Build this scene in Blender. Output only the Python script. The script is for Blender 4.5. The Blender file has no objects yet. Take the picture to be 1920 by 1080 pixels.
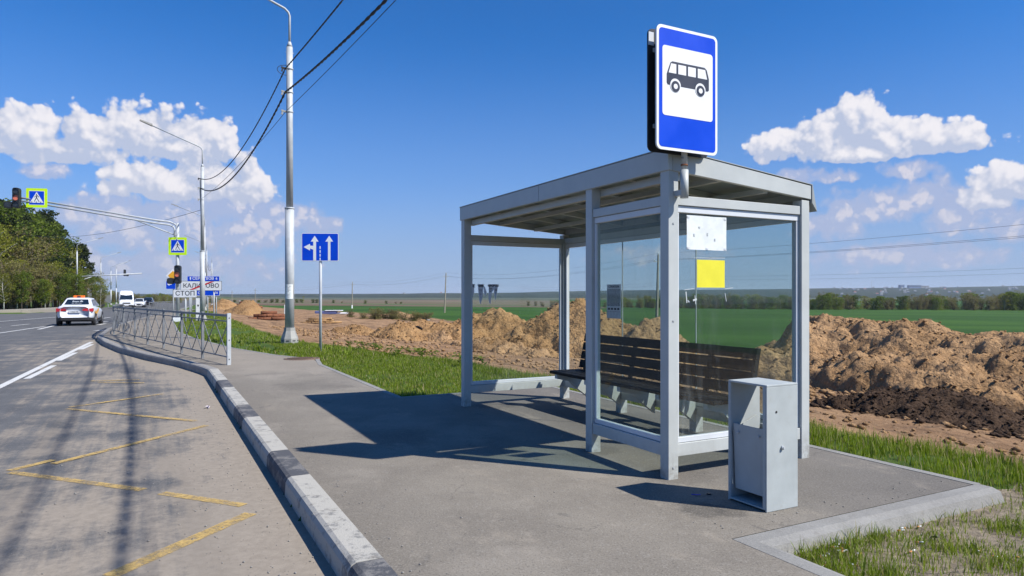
import bpy, bmesh, math, random
import numpy as np
from mathutils import Vector, Matrix
R = math.radians
random.seed(7)
RNG = np.random.default_rng(11)
SC = bpy.context.scene
COL = SC.collection
H = 1.45                                   # eye height above the pavement
DX, DY = -.4643, .8857                     # direction of the road / shelter (s)
NX, NY = .8857, .4643                      # direction across it, to the right (n)
TH = math.atan2(.4643, .8857)

# ------------------------------------------------------------------ camera, sun, sky
cam_d = bpy.data.cameras.new('camera'); cam = bpy.data.objects.new('camera', cam_d); COL.objects.link(cam)
cam_d.lens = 24; cam_d.sensor_width = 36; cam_d.clip_start = .05; cam_d.clip_end = 20000
cam_d.shift_y = 14 / 1920
cam.location = (0, 0, H); cam.rotation_euler = (R(90), 0, 0)
SC.camera = cam
SC.view_settings.view_transform = 'Standard'; SC.view_settings.look = 'None'
SC.view_settings.exposure = 0.58; SC.view_settings.gamma = 1
SC.cycles.max_bounces = 8; SC.cycles.transparent_max_bounces = 24; SC.cycles.volume_bounces = 0
SC.cycles.diffuse_bounces = 2; SC.cycles.glossy_bounces = 3; SC.cycles.transmission_bounces = 4
SC.cycles.caustics_reflective = False; SC.cycles.caustics_refractive = False
SC.cycles.sample_clamp_indirect = 4
SC.cycles.use_denoising = True
SUN_EL = R(46)
sd = Vector((.928 * math.cos(SUN_EL), -.372 * math.cos(SUN_EL), math.sin(SUN_EL))).normalized()
sun_d = bpy.data.lights.new('sun', 'SUN'); sun_d.energy = 4.7; sun_d.angle = R(.53); sun_d.color = (1, .95, .87)
sun = bpy.data.objects.new('sun', sun_d); COL.objects.link(sun)
sun.rotation_euler = sd.to_track_quat('Z', 'Y').to_euler(); sun.location = (20, -8, 30)

world = bpy.data.worlds.new('World'); SC.world = world; world.use_nodes = True
WT = world.node_tree; WT.nodes.clear()
class NT:
    """small node-tree helper: every call adds a node and returns its output socket"""
    def __init__(s, t): s.t = t
    def n(s, typ, **kw):
        nd = s.t.nodes.new(typ)
        for k, v in kw.items(): setattr(nd, k, v)
        return nd
    def put(s, sock, v):
        if v is None: return
        if isinstance(v, bpy.types.NodeSocket): s.t.links.new(v, sock)
        else: sock.default_value = v
    def m(s, op, a, b=None, c=None, clamp=False):
        nd = s.n('ShaderNodeMath', operation=op, use_clamp=clamp)
        s.put(nd.inputs[0], a); s.put(nd.inputs[1], b); s.put(nd.inputs[2], c)
        return nd.outputs[0]
    def v(s, op, a, b=None, out=0):
        nd = s.n('ShaderNodeVectorMath', operation=op); s.put(nd.inputs[0], a)
        if b is not None: s.put(nd.inputs[3 if op == 'SCALE' else 1], b)
        return nd.outputs[1] if op in ('DOT_PRODUCT', 'LENGTH') else nd.outputs[0]
    def xyz(s, x, y, z=0.):
        nd = s.n('ShaderNodeCombineXYZ'); s.put(nd.inputs[0], x); s.put(nd.inputs[1], y); s.put(nd.inputs[2], z); return nd.outputs[0]
    def sep(s, v):
        nd = s.n('ShaderNodeSeparateXYZ'); s.put(nd.inputs[0], v); return nd.outputs
    def noise(s, v, scale, detail=4., rough=.55, dist=0., col=False, dim='3D'):
        nd = s.n('ShaderNodeTexNoise', noise_dimensions=dim); s.put(nd.inputs['Vector'], v); nd.inputs['Scale'].default_value = scale
        nd.inputs['Detail'].default_value = detail; nd.inputs['Roughness'].default_value = rough; nd.inputs['Distortion'].default_value = dist
        return nd.outputs[1] if col else nd.outputs[0]
    def voro(s, v, scale, detail=0., rough=.5, feature='F1', smooth=.5, out='Distance', dim='3D'):
        nd = s.n('ShaderNodeTexVoronoi', feature=feature, voronoi_dimensions=dim); s.put(nd.inputs['Vector'], v); nd.inputs['Scale'].default_value = scale
        nd.inputs['Detail'].default_value = detail; nd.inputs['Roughness'].default_value = rough
        if feature == 'SMOOTH_F1': nd.inputs['Smoothness'].default_value = smooth
        return nd.outputs[out]
    def ss(s, x, a, b, lo=0., hi=1.):
        nd = s.n('ShaderNodeMapRange', interpolation_type='SMOOTHSTEP'); s.put(nd.inputs[0], x)
        nd.inputs[1].default_value = a; nd.inputs[2].default_value = b; nd.inputs[3].default_value = lo; nd.inputs[4].default_value = hi
        return nd.outputs[0]
    def mix(s, f, a, b, mode='MIX'):
        nd = s.n('ShaderNodeMix', data_type='RGBA', blend_type=mode)
        s.put(nd.inputs[0], f); s.put(nd.inputs[6], c4(a)); s.put(nd.inputs[7], c4(b)); return nd.outputs[2]
    def attr(s, name):
        return s.n('ShaderNodeAttribute', attribute_name=name).outputs['Fac']
def c4(c): return c if isinstance(c, bpy.types.NodeSocket) or c is None else (*c[:3], 1.)

def azel(px, py):
    a = math.atan2(px - 960, 1280); return math.degrees(a), math.degrees(math.atan((554 - py) / 1280 * math.cos(a)))

# clouds of the sky: (base line, [(x, y, rx, ry) ...]) in photo pixels, turned into azimuth / elevation of the sky
CUMULUS = [
    (300, [(55, 250, 100, 66), (170, 255, 90, 62), (262, 250, 105, 68), (370, 262, 88, 62), (415, 275, 44, 52), (-60, 262, 80, 55), (110, 280, 210, 36), (330, 280, 125, 36)]),
    (374, [(232, 325, 46, 28), (300, 345, 100, 48), (400, 335, 85, 54), (458, 312, 34, 40), (462, 350, 72, 38), (320, 352, 150, 36)]),
    (310, [(1455, 272, 66, 42), (1535, 258, 62, 55), (1605, 235, 78, 80), (1602, 212, 40, 48), (1668, 262, 66, 56), (1742, 258, 40, 56), (1805, 262, 92, 46), (1630, 288, 180, 30)]),
    (390, [(1885, 345, 88, 52), (1980, 340, 90, 66), (1850, 372, 70, 24)]),
]
FAINT = [
    (342, [(1500, 328, 75, 26), (1570, 332, 50, 20), (1705, 322, 80, 30)]),
    (332, [(84, 320, 50, 22)]),
    (420, [(375, 388, 180, 56), (455, 384, 90, 52), (250, 392, 130, 52)]),
    (478, [(180, 404, 110, 54), (240, 436, 170, 50), (545, 414, 90, 50), (470, 432, 130, 48), (600, 428, 56, 32), (390, 442, 150, 44)]),
    (462, [(1700, 380, 120, 44), (1790, 398, 90, 58), (1600, 395, 120, 44), (1900, 412, 90, 60), (1740, 360, 80, 40), (1560, 420, 90, 36)]),
    (548, [(1700, 478, 280, 34), (300, 500, 330, 46), (1240, 478, 160, 22)]),
]
def density_group(name, clusters, amp, scale, warp, billow=True):
    g = bpy.data.node_groups.new(name, 'ShaderNodeTree')
    g.interface.new_socket('Vector', in_out='INPUT', socket_type='NodeSocketVector')
    g.interface.new_socket('Density', in_out='OUTPUT', socket_type='NodeSocketFloat')
    g.interface.new_socket('Mass', in_out='OUTPUT', socket_type='NodeSocketFloat')
    g.interface.new_socket('Puff', in_out='OUTPUT', socket_type='NodeSocketFloat')
    k = NT(g); gi = k.n('NodeGroupInput'); go = k.n('NodeGroupOutput')
    p0 = gi.outputs[0]
    w = k.v('SUBTRACT', k.noise(p0, .55, 4., .6, col=True, dim='2D'), (.5, .5, .5))
    p = k.v('ADD', p0, k.v('MULTIPLY', w, (warp, warp, 0)))
    best = None
    for base, blobs in clusters:
        bel = azel(960 + (blobs[0][0] - 960), base)[1]
        x, y, _ = k.sep(p)
        yr = k.m('SUBTRACT', y, bel)
        yy = k.m('MINIMUM', yr, k.m('MULTIPLY', yr, 2.4))
        q = k.xyz(x, yy)
        for (bx, by, rx, ry) in blobs:
            a, e = azel(bx, by); a1, _ = azel(bx + rx, by); _, e1 = azel(bx, by - ry)
            d = k.v('LENGTH', k.v('MULTIPLY', k.v('SUBTRACT', q, (a, e - bel, 0)), (1 / (a1 - a), 1 / (e1 - e), 0)))
            if best is None: best = d
            else:
                nd = k.n('ShaderNodeMath', operation='SMOOTH_MIN'); k.put(nd.inputs[0], best); k.put(nd.inputs[1], d); nd.inputs[2].default_value = .22
                best = nd.outputs[0]
    f2 = k.noise(p0, scale * 1.3, 6., .53, dim='2D')
    h = k.m('SUBTRACT', 1.0, best)
    k.put(go.inputs[1], h)
    if billow:
        f = k.voro(p, scale, 2.6, .58, 'SMOOTH_F1', .30, dim='2D')
        h = k.m('ADD', h, k.m('MULTIPLY', k.m('SUBTRACT', .62, f), amp)); k.put(go.inputs[2], f)
    h = k.m('ADD', h, k.m('MULTIPLY', k.m('SUBTRACT', f2, .5), amp * (.60 if billow else 2.2)))
    k.put(go.inputs[0], h)
    return g
def build_sky():
    k = NT(WT)
    sky = k.n('ShaderNodeTexSky', sky_type='NISHITA'); sky.sun_disc = False
    sky.sun_elevation = SUN_EL; sky.sun_rotation = math.atan2(.928, -.372)
    sky.altitude = 150; sky.air_density = 1.0; sky.dust_density = .25; sky.ozone_density = 3.0
    tc = k.n('ShaderNodeTexCoord').outputs['Generated']
    x, y, z = k.sep(tc)
    az = k.m('MULTIPLY', k.m('ARCTAN2', x, y), 57.2958)
    el = k.m('MULTIPLY', k.m('ARCSINE', z), 57.2958)
    p = k.xyz(az, el)
    def grp(g, v):
        nd = k.n('ShaderNodeGroup', node_tree=g); k.put(nd.inputs[0], v); return nd.outputs
    gm = density_group('cumulus', CUMULUS, .50, .60, .5)
    gf = density_group('far_cumulus', FAINT, .55, .6, 1.0)
    hm, mass, puff = grp(gm, p); hs, mass2, puff2 = grp(gm, k.v('ADD', p, (.34, .50, 0)))
    hf, massf, pufff = grp(gf, p)
    skyc = k.mix(1.0, sky.outputs[0], SKYTINT, 'MULTIPLY')
    # whitish air just above the horizon
    skyc = k.mix(k.ss(el, -2, 22., .66, 0.), skyc, (3.9, 4.8, 7.4))
    am = k.m('MULTIPLY', k.ss(hf, -.10, .42), .74)
    litf = k.ss(k.m('SUBTRACT', hf, k.m('MULTIPLY', pufff, 1.1)), -.45, .25)
    colf = k.mix(litf, (5.2, 5.7, 7.8), (9.6, 8.7, 8.7))
    c1 = k.mix(am, skyc, colf)
    a = k.ss(hm, -.05, .17)
    lit = k.m('ADD', .46, k.m('MULTIPLY', k.m('SUBTRACT', puff2, puff), .6))
    lit = k.m('ADD', lit, k.m('MULTIPLY', k.m('SUBTRACT', mass, mass2), 1.25))
    lit = k.m('ADD', lit, k.m('MULTIPLY', k.m('SUBTRACT', .40, puff), .55))
    up = k.noise(k.v('MULTIPLY', p, (1., 1.6, 0)), .35, 3., .55, dim='2D')
    lit = k.m('ADD', lit, k.m('MULTIPLY', k.m('SUBTRACT', up, .5), .7), clamp=True)
    col = k.mix(k.ss(lit, -.25, .95), (5.4, 6.1, 8.0), (10.2, 9.9, 10.3))
    c2 = k.mix(k.m('MULTIPLY', a, k.ss(lit, -.2, .2, .84, .98)), c1, col)
    c3 = k.mix(k.ss(el, 0, 10., .5, 0.), c2, (4.5, 5.1, 7.4))
    bg = k.n('ShaderNodeBackground'); k.put(bg.inputs[0], c3); bg.inputs[1].default_value = .0602
    out = k.n('ShaderNodeOutputWorld'); WT.links.new(bg.outputs[0], out.inputs[0])
    world.cycles.sampling_method = 'MANUAL'; world.cycles.sample_map_resolution = 512
SKYTINT = (.25, .90, 1.62)
build_sky()

# ------------------------------------------------------------------ numeric noise
def _hash(ix, iy, seed):
    h = (ix.astype(np.int64) * 374761393 + iy.astype(np.int64) * 668265263 + seed * 974634777) & 0xffffffff
    h = ((h ^ (h >> 13)) * 1274126177) & 0xffffffff
    return ((h ^ (h >> 16)) & 0xffff) / 65535.0
def vnoise(x, y, seed=0):
    x = np.asarray(x, float); y = np.asarray(y, float)
    ix = np.floor(x); iy = np.floor(y); fx = x - ix; fy = y - iy
    fx = fx * fx * (3 - 2 * fx); fy = fy * fy * (3 - 2 * fy)
    a = _hash(ix, iy, seed); b = _hash(ix + 1, iy, seed); c = _hash(ix, iy + 1, seed); d = _hash(ix + 1, iy + 1, seed)
    return (a + (b - a) * fx) * (1 - fy) + (c + (d - c) * fx) * fy
def fbm(x, y, octv=4, seed=0, gain=.5):
    t = 0; a = 1; n = 0
    for i in range(octv):
        t = t + a * vnoise(np.asarray(x) * 2 ** i + 17.3 * i, np.asarray(y) * 2 ** i + 9.1 * i, seed + i); n += a; a *= gain
    return t / n
def sstep(x, a, b):
    t = np.clip((np.asarray(x, float) - a) / (b - a), 0, 1); return t * t * (3 - 2 * t)

def SN(x, y): return np.asarray(x) * DX + np.asarray(y) * DY, np.asarray(x) * NX + np.asarray(y) * NY
def W(s, n): return s * DX + n * NX, s * DY + n * NY
def PX(px, py, z=0.):
    """point of the plane z seen at a photo pixel (used once to survey the site)"""
    y = (H - z) * 1280 / (py - 554); return ((px - 960) / 1280 * y, y)

# ------------------------------------------------------------------ shape of the land
_KS = [-40, 14.7, 15.3, 17, 19.1, 22, 25.15, 28.4, 35, 45, 60, 84, 124, 164, 300, 450, 2000]
_KN = [.95, .95, .86, .50, -.15, -.85, -1.40, -1.80, -1.85, -1.3, -.2, 2.0, 4.9, 7.6, 17, 30, 180]
def K(s): return np.interp(s, _KS, _KN)
def EDGE(s): return np.interp(s, [-20, 3, 15, 21, 24, 37, 58, 100, 200], [7.4, 7.3, 6.7, 5.3, 4.5, 4.4, 5.0, 6.6, 13])
def LONG(s): return -.0045 * np.clip(np.asarray(s) - 40, 0, 150)
def inroad(x, y):
    s, n = SN(x, y); k = K(s)
    return (n < k) & ((n > k - 13) | (y < 66))
def T(x, y):
    s, n = SN(x, y); d = n - EDGE(s)
    z = np.interp(d, [-3, -1, 0, 2, 5, 11, 24, 55, 120, 200, 300, 800],
                  [-.09, -.08, -.2, -.45, -.75, -1.1, -1.8, -2.3, -2.9, -3.8, -4.2, -5.0])
    z = np.where(n < 3.0, -.12, z)
    z = np.where(n < K(s) + .12, np.where(inroad(x, y), -.36, -.08), z)
    z = z + LONG(s) * (1 - sstep(n, 8, 70))
    dirt = sstep(d, -.3, 1.5) * (1 - sstep(n, 32, 60))
    z = z + dirt * (.16 * (fbm(n * .9, s * .12, 3, 5) - .5) + .12 * (fbm(n * 2.2, s * .7, 4, 9) - .5) + .05 * (fbm(n * 7, s * 5, 3, 2) - .5))
    gr = sstep(n, 3.3, 3.8) * (1 - sstep(d, -.5, .5))
    z = z + gr * .05 * (fbm(n * 2, s * 2, 3, 3) - .5)
    z = z + sstep(y, 60, 200) * .5 * (fbm(x * .01, y * .01, 2, 4) - .5)
    return z
def Tz(x, y): return float(T(np.array([x]), np.array([y]))[0])

# ------------------------------------------------------------------ mesh building
class MB:
    def __init__(s): s.v = []; s.f = []; s.sm = []; s.mi = []; s.M = None
    def pt(s, p):
        p = Vector(p)
        if s.M is not None: p = s.M @ p
        s.v.append(tuple(p)); return len(s.v) - 1
    def face(s, idx, smooth=False, m=0): s.f.append(tuple(idx)); s.sm.append(smooth); s.mi.append(m)
    def poly(s, pts, m=0): s.face([s.pt(p) for p in pts], m=m); return s
    def hexa(s, c, m=0):
        i = [s.pt(p) for p in c]
        for f in ((0, 3, 2, 1), (4, 5, 6, 7), (0, 1, 5, 4), (1, 2, 6, 5), (2, 3, 7, 6), (3, 0, 4, 7)): s.face([i[j] for j in f], m=m)
        return s
    def box(s, x0, x1, y0, y1, z0, z1, m=0):
        return s.hexa([(x0, y0, z0), (x1, y0, z0), (x1, y1, z0), (x0, y1, z0), (x0, y0, z1), (x1, y0, z1), (x1, y1, z1), (x0, y1, z1)], m)
    def bar(s, a, b, w, t, up=(0, 0, 1), m=0):
        """rectangular bar from a to b: w across, t along 'up'"""
        a = Vector(a); b = Vector(b); d = (b - a).normalized(); up = Vector(up)
        if abs(d.dot(up)) > .98: up = Vector((0, 1, 0))
        x = d.cross(up).normalized() * w / 2; u = x.cross(d).normalized() * t / 2
        return s.hexa([a - x - u, a + x - u, b + x - u, b - x - u, a - x + u, a + x + u, b + x + u, b - x + u], m)
    def tube(s, pts, r, n=10, caps=True, smooth=True, m=0):
        pts = [Vector(p) for p in pts]; rs = r if isinstance(r, (list, tuple)) else [r] * len(pts)
        rings = []; prev = None
        for i, p in enumerate(pts):
            d = (pts[min(i + 1, len(pts) - 1)] - pts[max(i - 1, 0)]).normalized()
            ref = Vector((0, 0, 1)) if abs(d.z) < .9 else Vector((1, 0, 0))
            if prev is not None and abs(prev.dot(d)) < .95: ref = prev
            x = (ref - d * ref.dot(d)).normalized(); y = d.cross(x); prev = x
            rings.append([s.pt(p + (x * math.cos(t) + y * math.sin(t)) * rs[i]) for t in [2 * math.pi * j / n for j in range(n)]])
        for a, b in zip(rings, rings[1:]):
            for j in range(n): s.face((a[j], a[(j + 1) % n], b[(j + 1) % n], b[j]), smooth, m)
        if caps: s.face(rings[0][::-1], m=m); s.face(rings[-1], m=m)
        return s
    def lathe(s, prof, n=24, c=(0, 0), smooth=True, m=0):
        rings = [[s.pt((c[0] + r * math.cos(2 * math.pi * j / n), c[1] + r * math.sin(2 * math.pi * j / n), z)) for j in range(n)] for r, z in prof]
        for a, b in zip(rings, rings[1:]):
            for j in range(n): s.face((a[j], a[(j + 1) % n], b[(j + 1) % n], b[j]), smooth, m)
        s.face(rings[0][::-1], m=m); s.face(rings[-1], m=m); return s
    def plate(s, poly, y0, y1, m=0):
        """polygon of (x, z) pairs (counter-clockwise from the front) given thickness from y0 (front) to y1"""
        a = [s.pt((x, y0, z)) for x, z in poly]; b = [s.pt((x, y1, z)) for x, z in poly]
        s.face(a, m=m); s.face(b[::-1], m=m)
        for i in range(len(poly)):
            j = (i + 1) % len(poly); s.face((a[i], b[i], b[j], a[j]), m=m)
        return s
    def build(s, name, mat, parent=None, bevel=0, loc=None):
        me = bpy.data.meshes.new(name); me.from_pydata(s.v, [], s.f)
        for mm in (mat if isinstance(mat, (list, tuple)) else [mat]): me.materials.append(mm)
        me.polygons.foreach_set('use_smooth', s.sm); me.polygons.foreach_set('material_index', s.mi)
        me.update()
        o = bpy.data.objects.new(name, me); COL.objects.link(o)
        if parent: o.parent = parent
        if loc: o.location = loc
        if bevel:
            b = o.modifiers.new('edge', 'BEVEL'); b.width = bevel; b.segments = 2; b.limit_method = 'ANGLE'; b.angle_limit = R(50)
        return o
def rrect(x0, x1, z0, z1, r, n=5):
    p = []
    for cx, cz, a in ((x1 - r, z0 + r, -90), (x1 - r, z1 - r, 0), (x0 + r, z1 - r, 90), (x0 + r, z0 + r, 180)):
        for i in range(n + 1):
            t = R(a + 90 * i / n); p.append((cx + r * math.cos(t), cz + r * math.sin(t)))
    return p
def disc(cx, cz, r, n=20, rz=None): return [(cx + r * math.cos(2 * math.pi * i / n), cz + (rz or r) * math.sin(2 * math.pi * i / n)) for i in range(n)]
def tag(o, label=None, cat=None, group=None, kind=None):
    if label: o['label'] = label
    if cat: o['category'] = cat
    if group: o['group'] = group
    if kind: o['kind'] = kind
    return o
def thing(name, label, cat, loc=(0, 0, 0), rz=0, group=None):
    o = bpy.data.objects.new(name, None); COL.objects.link(o); o.empty_display_size = .2
    o.location = loc; o.rotation_euler = (0, 0, rz)
    return tag(o, label, cat, group)
def copy_tree(o, parent=None):
    c = o.copy(); COL.objects.link(c)
    if parent: c.parent = parent
    for ch in list(o.children): copy_tree(ch, c)
    return c
def sweep(mb, pts, prof, m=0, closed_prof=True, z=0.):
    """profile (offset to the right of travel, height) swept along a ground polyline of (s, n) points"""
    P = [Vector((*W(a, b), 0)) for a, b in pts]; rings = []
    for i, p in enumerate(P):
        d0 = (P[i] - P[i - 1]).normalized() if i else None
        d1 = (P[i + 1] - P[i]).normalized() if i < len(P) - 1 else None
        d0 = d0 or d1; d1 = d1 or d0
        r0 = Vector((d0.y, -d0.x, 0)); r1 = Vector((d1.y, -d1.x, 0)); b = (r0 + r1).normalized(); k = 1 / max(.4, b.dot(r0))
        zz = z(pts[i][0]) if callable(z) else z
        rings.append([mb.pt(p + b * (o * k) + Vector((0, 0, h + zz))) for o, h in prof])
    n = len(prof)
    for a, b in zip(rings, rings[1:]):
        for j in range(n if closed_prof else n - 1): mb.face((a[j], b[j], b[(j + 1) % n], a[(j + 1) % n]), m=m)
    if closed_prof: mb.face(rings[0], m=m); mb.face(rings[-1][::-1], m=m)
    return mb

# ------------------------------------------------------------------ materials
def new_mat(name):
    m = bpy.data.materials.new(name); m.use_nodes = True; t = m.node_tree; t.nodes.clear()
    k = NT(t); out = k.n('ShaderNodeOutputMaterial'); bs = k.n('ShaderNodeBsdfPrincipled'); t.links.new(bs.outputs[0], out.inputs[0])
    return m, k, bs, out
def pbr(name, col, rough=.5, metal=0., var=.12, scale=6., bump=0., bscale=40., col2=None, spec=.5, dirt=None, coat=0.):
    """plain paint / metal / plastic with slight uneven tone, and optional fine bump"""
    m, k, bs, out = new_mat(name)
    oc = k.n('ShaderNodeTexCoord').outputs['Object']
    f = k.ss(k.noise(oc, scale, 5., .6), .3, .7)
    c2 = col2 or tuple(min(1, c * (1 - var) * .96) for c in col)
    c = k.mix(f, c2, col)
    if dirt: c = k.mix(k.m('MULTIPLY', k.ss(k.noise(oc, scale * 2.3, 8., .7), .55, .75), dirt[1]), c, dirt[0])
    k.put(bs.inputs['Base Color'], c); k.put(bs.inputs['Roughness'], k.ss(f, 0, 1, rough * .88, min(1, rough * 1.12)))
    bs.inputs['Metallic'].default_value = metal; bs.inputs['Specular IOR Level'].default_value = spec
    bs.inputs['Coat Weight'].default_value = coat
    if bump:
        b = k.n('ShaderNodeBump'); b.inputs['Strength'].default_value = bump; b.inputs['Distance'].default_value = .01
        k.put(b.inputs['Height'], k.noise(oc, bscale, 4., .6)); k.put(bs.inputs['Normal'], b.outputs[0])
    return m
M = {}
M['shelter'] = pbr('grey_painted_steel', (.47, .495, .485), .42, var=.06, scale=3, bump=.05, bscale=120, dirt=((.32, .32, .29), .22))
def feet_grime(m):
    k = NT(m.node_tree); bs = [n_ for n_ in m.node_tree.nodes if n_.type == 'BSDF_PRINCIPLED'][0]; src = bs.inputs['Base Color'].links[0].from_socket
    oc = k.n('ShaderNodeTexCoord').outputs['Object']; z = k.sep(oc)[2]
    f = k.m('MULTIPLY', k.ss(z, .28, .0), k.ss(k.noise(oc, 14., 7., .7), .38, .62))
    c = k.mix(k.m('MULTIPLY', f, .55), src, (.16, .135, .10))
    run = k.m('MULTIPLY', k.ss(k.noise(k.v('MULTIPLY', oc, (38., 38., 1.1)), 1., 4., .6), .62, .74), k.ss(k.noise(oc, 1.7, 3., .6), .48, .62))
    c = k.mix(k.m('MULTIPLY', run, .16), c, (.24, .21, .17))
    chip = k.ss(k.noise(oc, 46., 3., .5), .755, .775)
    k.put(bs.inputs['Base Color'], k.mix(k.m('MULTIPLY', chip, .8), c, (.16, .085, .045)))
feet_grime(M['shelter'])
M['trim'] = pbr('light_grey_trim', (.62, .65, .68), .35, var=.05, scale=3)
M['soffit'] = pbr('roof_sheet', (.34, .37, .37), .6, var=.15, scale=2)
M['bin'] = pbr('grey_bin_paint', (.40, .435, .435), .5, var=.08, scale=5, dirt=((.30, .29, .25), .35), bump=.04, bscale=90)
M['galv'] = pbr('galvanised_steel', (.46, .49, .51), .6, .1, var=.16, scale=4, bump=.04, bscale=60)
M['fence'] = pbr('fence_grey_metal', (.20, .21, .22), .5, .2, var=.2, scale=6)
M['skirt'] = pbr('pole_foot_grey', (.34, .34, .32), .7, .1, var=.2, scale=5)
M['wood'] = pbr('dark_bench_wood', (.006, .006, .0075), .65, spec=.25, var=.3, scale=14, bump=.3, bscale=60)
M['white'] = pbr('white_sheeting', (.80, .81, .82), .38, var=.05, scale=5)
M['blue'] = pbr('blue_sheeting', (.0, .062, .62), .45, spec=.18, var=.12, scale=3, col2=(.0, .052, .55))
M['black'] = pbr('black_paint', (.018, .018, .022), .45, var=.2)
M['sblack'] = pbr('sign_black', (.012, .013, .02), .5, var=.2)
M['navy'] = pbr('pictogram_black', (.016, .022, .045), .45, var=.1)
M['red'] = pbr('red_sheeting', (.62, .015, .02), .4)
M['lime'] = pbr('fluorescent_yellow_green', (.62, .92, .0), .45, var=.05, col2=(.56, .86, .0))
M['amber'] = pbr('amber_sheeting', (.85, .42, .02), .4)
M['grey_sign'] = pbr('bare_metal_back', (.42, .45, .48), .5, .2)
M['signal'] = pbr('signal_housing', (.02, .022, .024), .5, var=.2)
M['lens'] = pbr('dark_lens', (.035, .04, .045), .18, var=.3)
M['lens_red'] = pbr('dull_red_lens', (.80, .20, .11), .25, var=.15)
M['manhole'] = pbr('worn_cast_iron', (.20, .13, .09), .8, .1, var=.5, scale=9, bump=.4)
M['rust'] = pbr('rusty_steel', (.24, .095, .04), .85, .1, var=.6, scale=9, bump=.4, col2=(.12, .04, .02))
M['log'] = pbr('cut_wood', (.42, .25, .11), .85, var=.5, scale=9, bump=.4)
M['plastic'] = pbr('black_corrugated_plastic', (.010, .011, .013), .85, spec=.2)
M['carwhite'] = pbr('white_car_paint', (.74, .77, .82), .25, var=.02, coat=.6)
M['carblack'] = pbr('black_car_paint', (.015, .017, .025), .25, coat=.5)
M['carglass'] = pbr('car_window', (.010, .018, .030), .06, var=.1, spec=.8)
M['trimblack'] = pbr('black_trim', (.02, .02, .022), .6)
M['tyre'] = pbr('tyre_rubber', (.018, .018, .019), .85)
M['rim'] = pbr('alloy_rim', (.45, .46, .48), .3, .7)
M['tail'] = pbr('red_tail_lamp', (.42, .01, .015), .15, coat=.5)
M['orange'] = pbr('orange_plastic', (.85, .16, .01), .4)
M['taxi'] = pbr('taxi_yellow_vinyl', (.80, .40, .03), .4)
M['paper'] = pbr('white_paper', (.70, .74, .74), .75, var=.08, scale=14)
M['yellow'] = pbr('yellow_paper', (.72, .66, .03), .7, var=.05)
M['flyer'] = pbr('grey_flyer_paper', (.78, .79, .84), .8, var=.12, scale=18)
M['ink'] = pbr('printed_ink', (.03, .03, .05), .8)
M['wire'] = pbr('black_cable', (.012, .012, .014), .6)
M['alu'] = pbr('old_aluminium_wire', (.12, .12, .12), .5, .4)
M['conc_pole'] = pbr('weathered_concrete_pole', (.30, .27, .21), .9, var=.3, scale=3, bump=.2)
M['plate'] = pbr('number_plate', (.55, .56, .58), .5)
M['headlight'] = pbr('headlamp_glass', (.75, .78, .82), .1)

def ground_coords(k):
    P = k.n('ShaderNodeNewGeometry').outputs['Position']
    s = k.v('DOT_PRODUCT', P, (DX, DY, 0)); n = k.v('DOT_PRODUCT', P, (NX, NY, 0))
    return P, s, n, k.xyz(s, n)
def concrete(name, col, paint=None, wear=.5, stain=.4):
    m, k, bs, out = new_mat(name); P = k.n('ShaderNodeNewGeometry').outputs['Position']
    big = k.noise(P, 2.2, 6., .65); fine = k.noise(P, 60., 5., .7)
    c = k.mix(k.ss(big, .3, .7), tuple(x * .72 for x in col), col)
    c = k.mix(k.m('MULTIPLY', k.ss(fine, .35, .75), .5), c, tuple(min(1, x * 1.25) for x in col))
    if paint:
        w = k.ss(k.m('ADD', k.noise(P, 7., 9., .72), k.m('MULTIPLY', k.noise(P, 1.5, 3.), .35)), wear, wear + .08)
        c = k.mix(w, paint, c)
    c = k.mix(k.m('MULTIPLY', k.ss(k.noise(P, 11., 7., .7), .55, .7), stain), c, (.12, .105, .085))
    k.put(bs.inputs['Base Color'], c); bs.inputs['Roughness'].default_value = .88
    b = k.n('ShaderNodeBump'); b.inputs['Strength'].default_value = .5; b.inputs['Distance'].default_value = .012
    k.put(b.inputs['Height'], k.m('ADD', fine, big)); k.put(bs.inputs['Normal'], b.outputs[0])
    return m
M['kerb'] = concrete('kerb_concrete', (.26, .25, .235), stain=.5)
M['kerb_white'] = concrete('kerb_white_paint', (.24, .235, .22), (.39, .375, .335), .70, .6)
M['kerb_black'] = concrete('kerb_dark_paint', (.17, .165, .16), (.070, .072, .080), .66, .25)
M['edging'] = concrete('edging_concrete', (.25, .245, .23), stain=.35)
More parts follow.
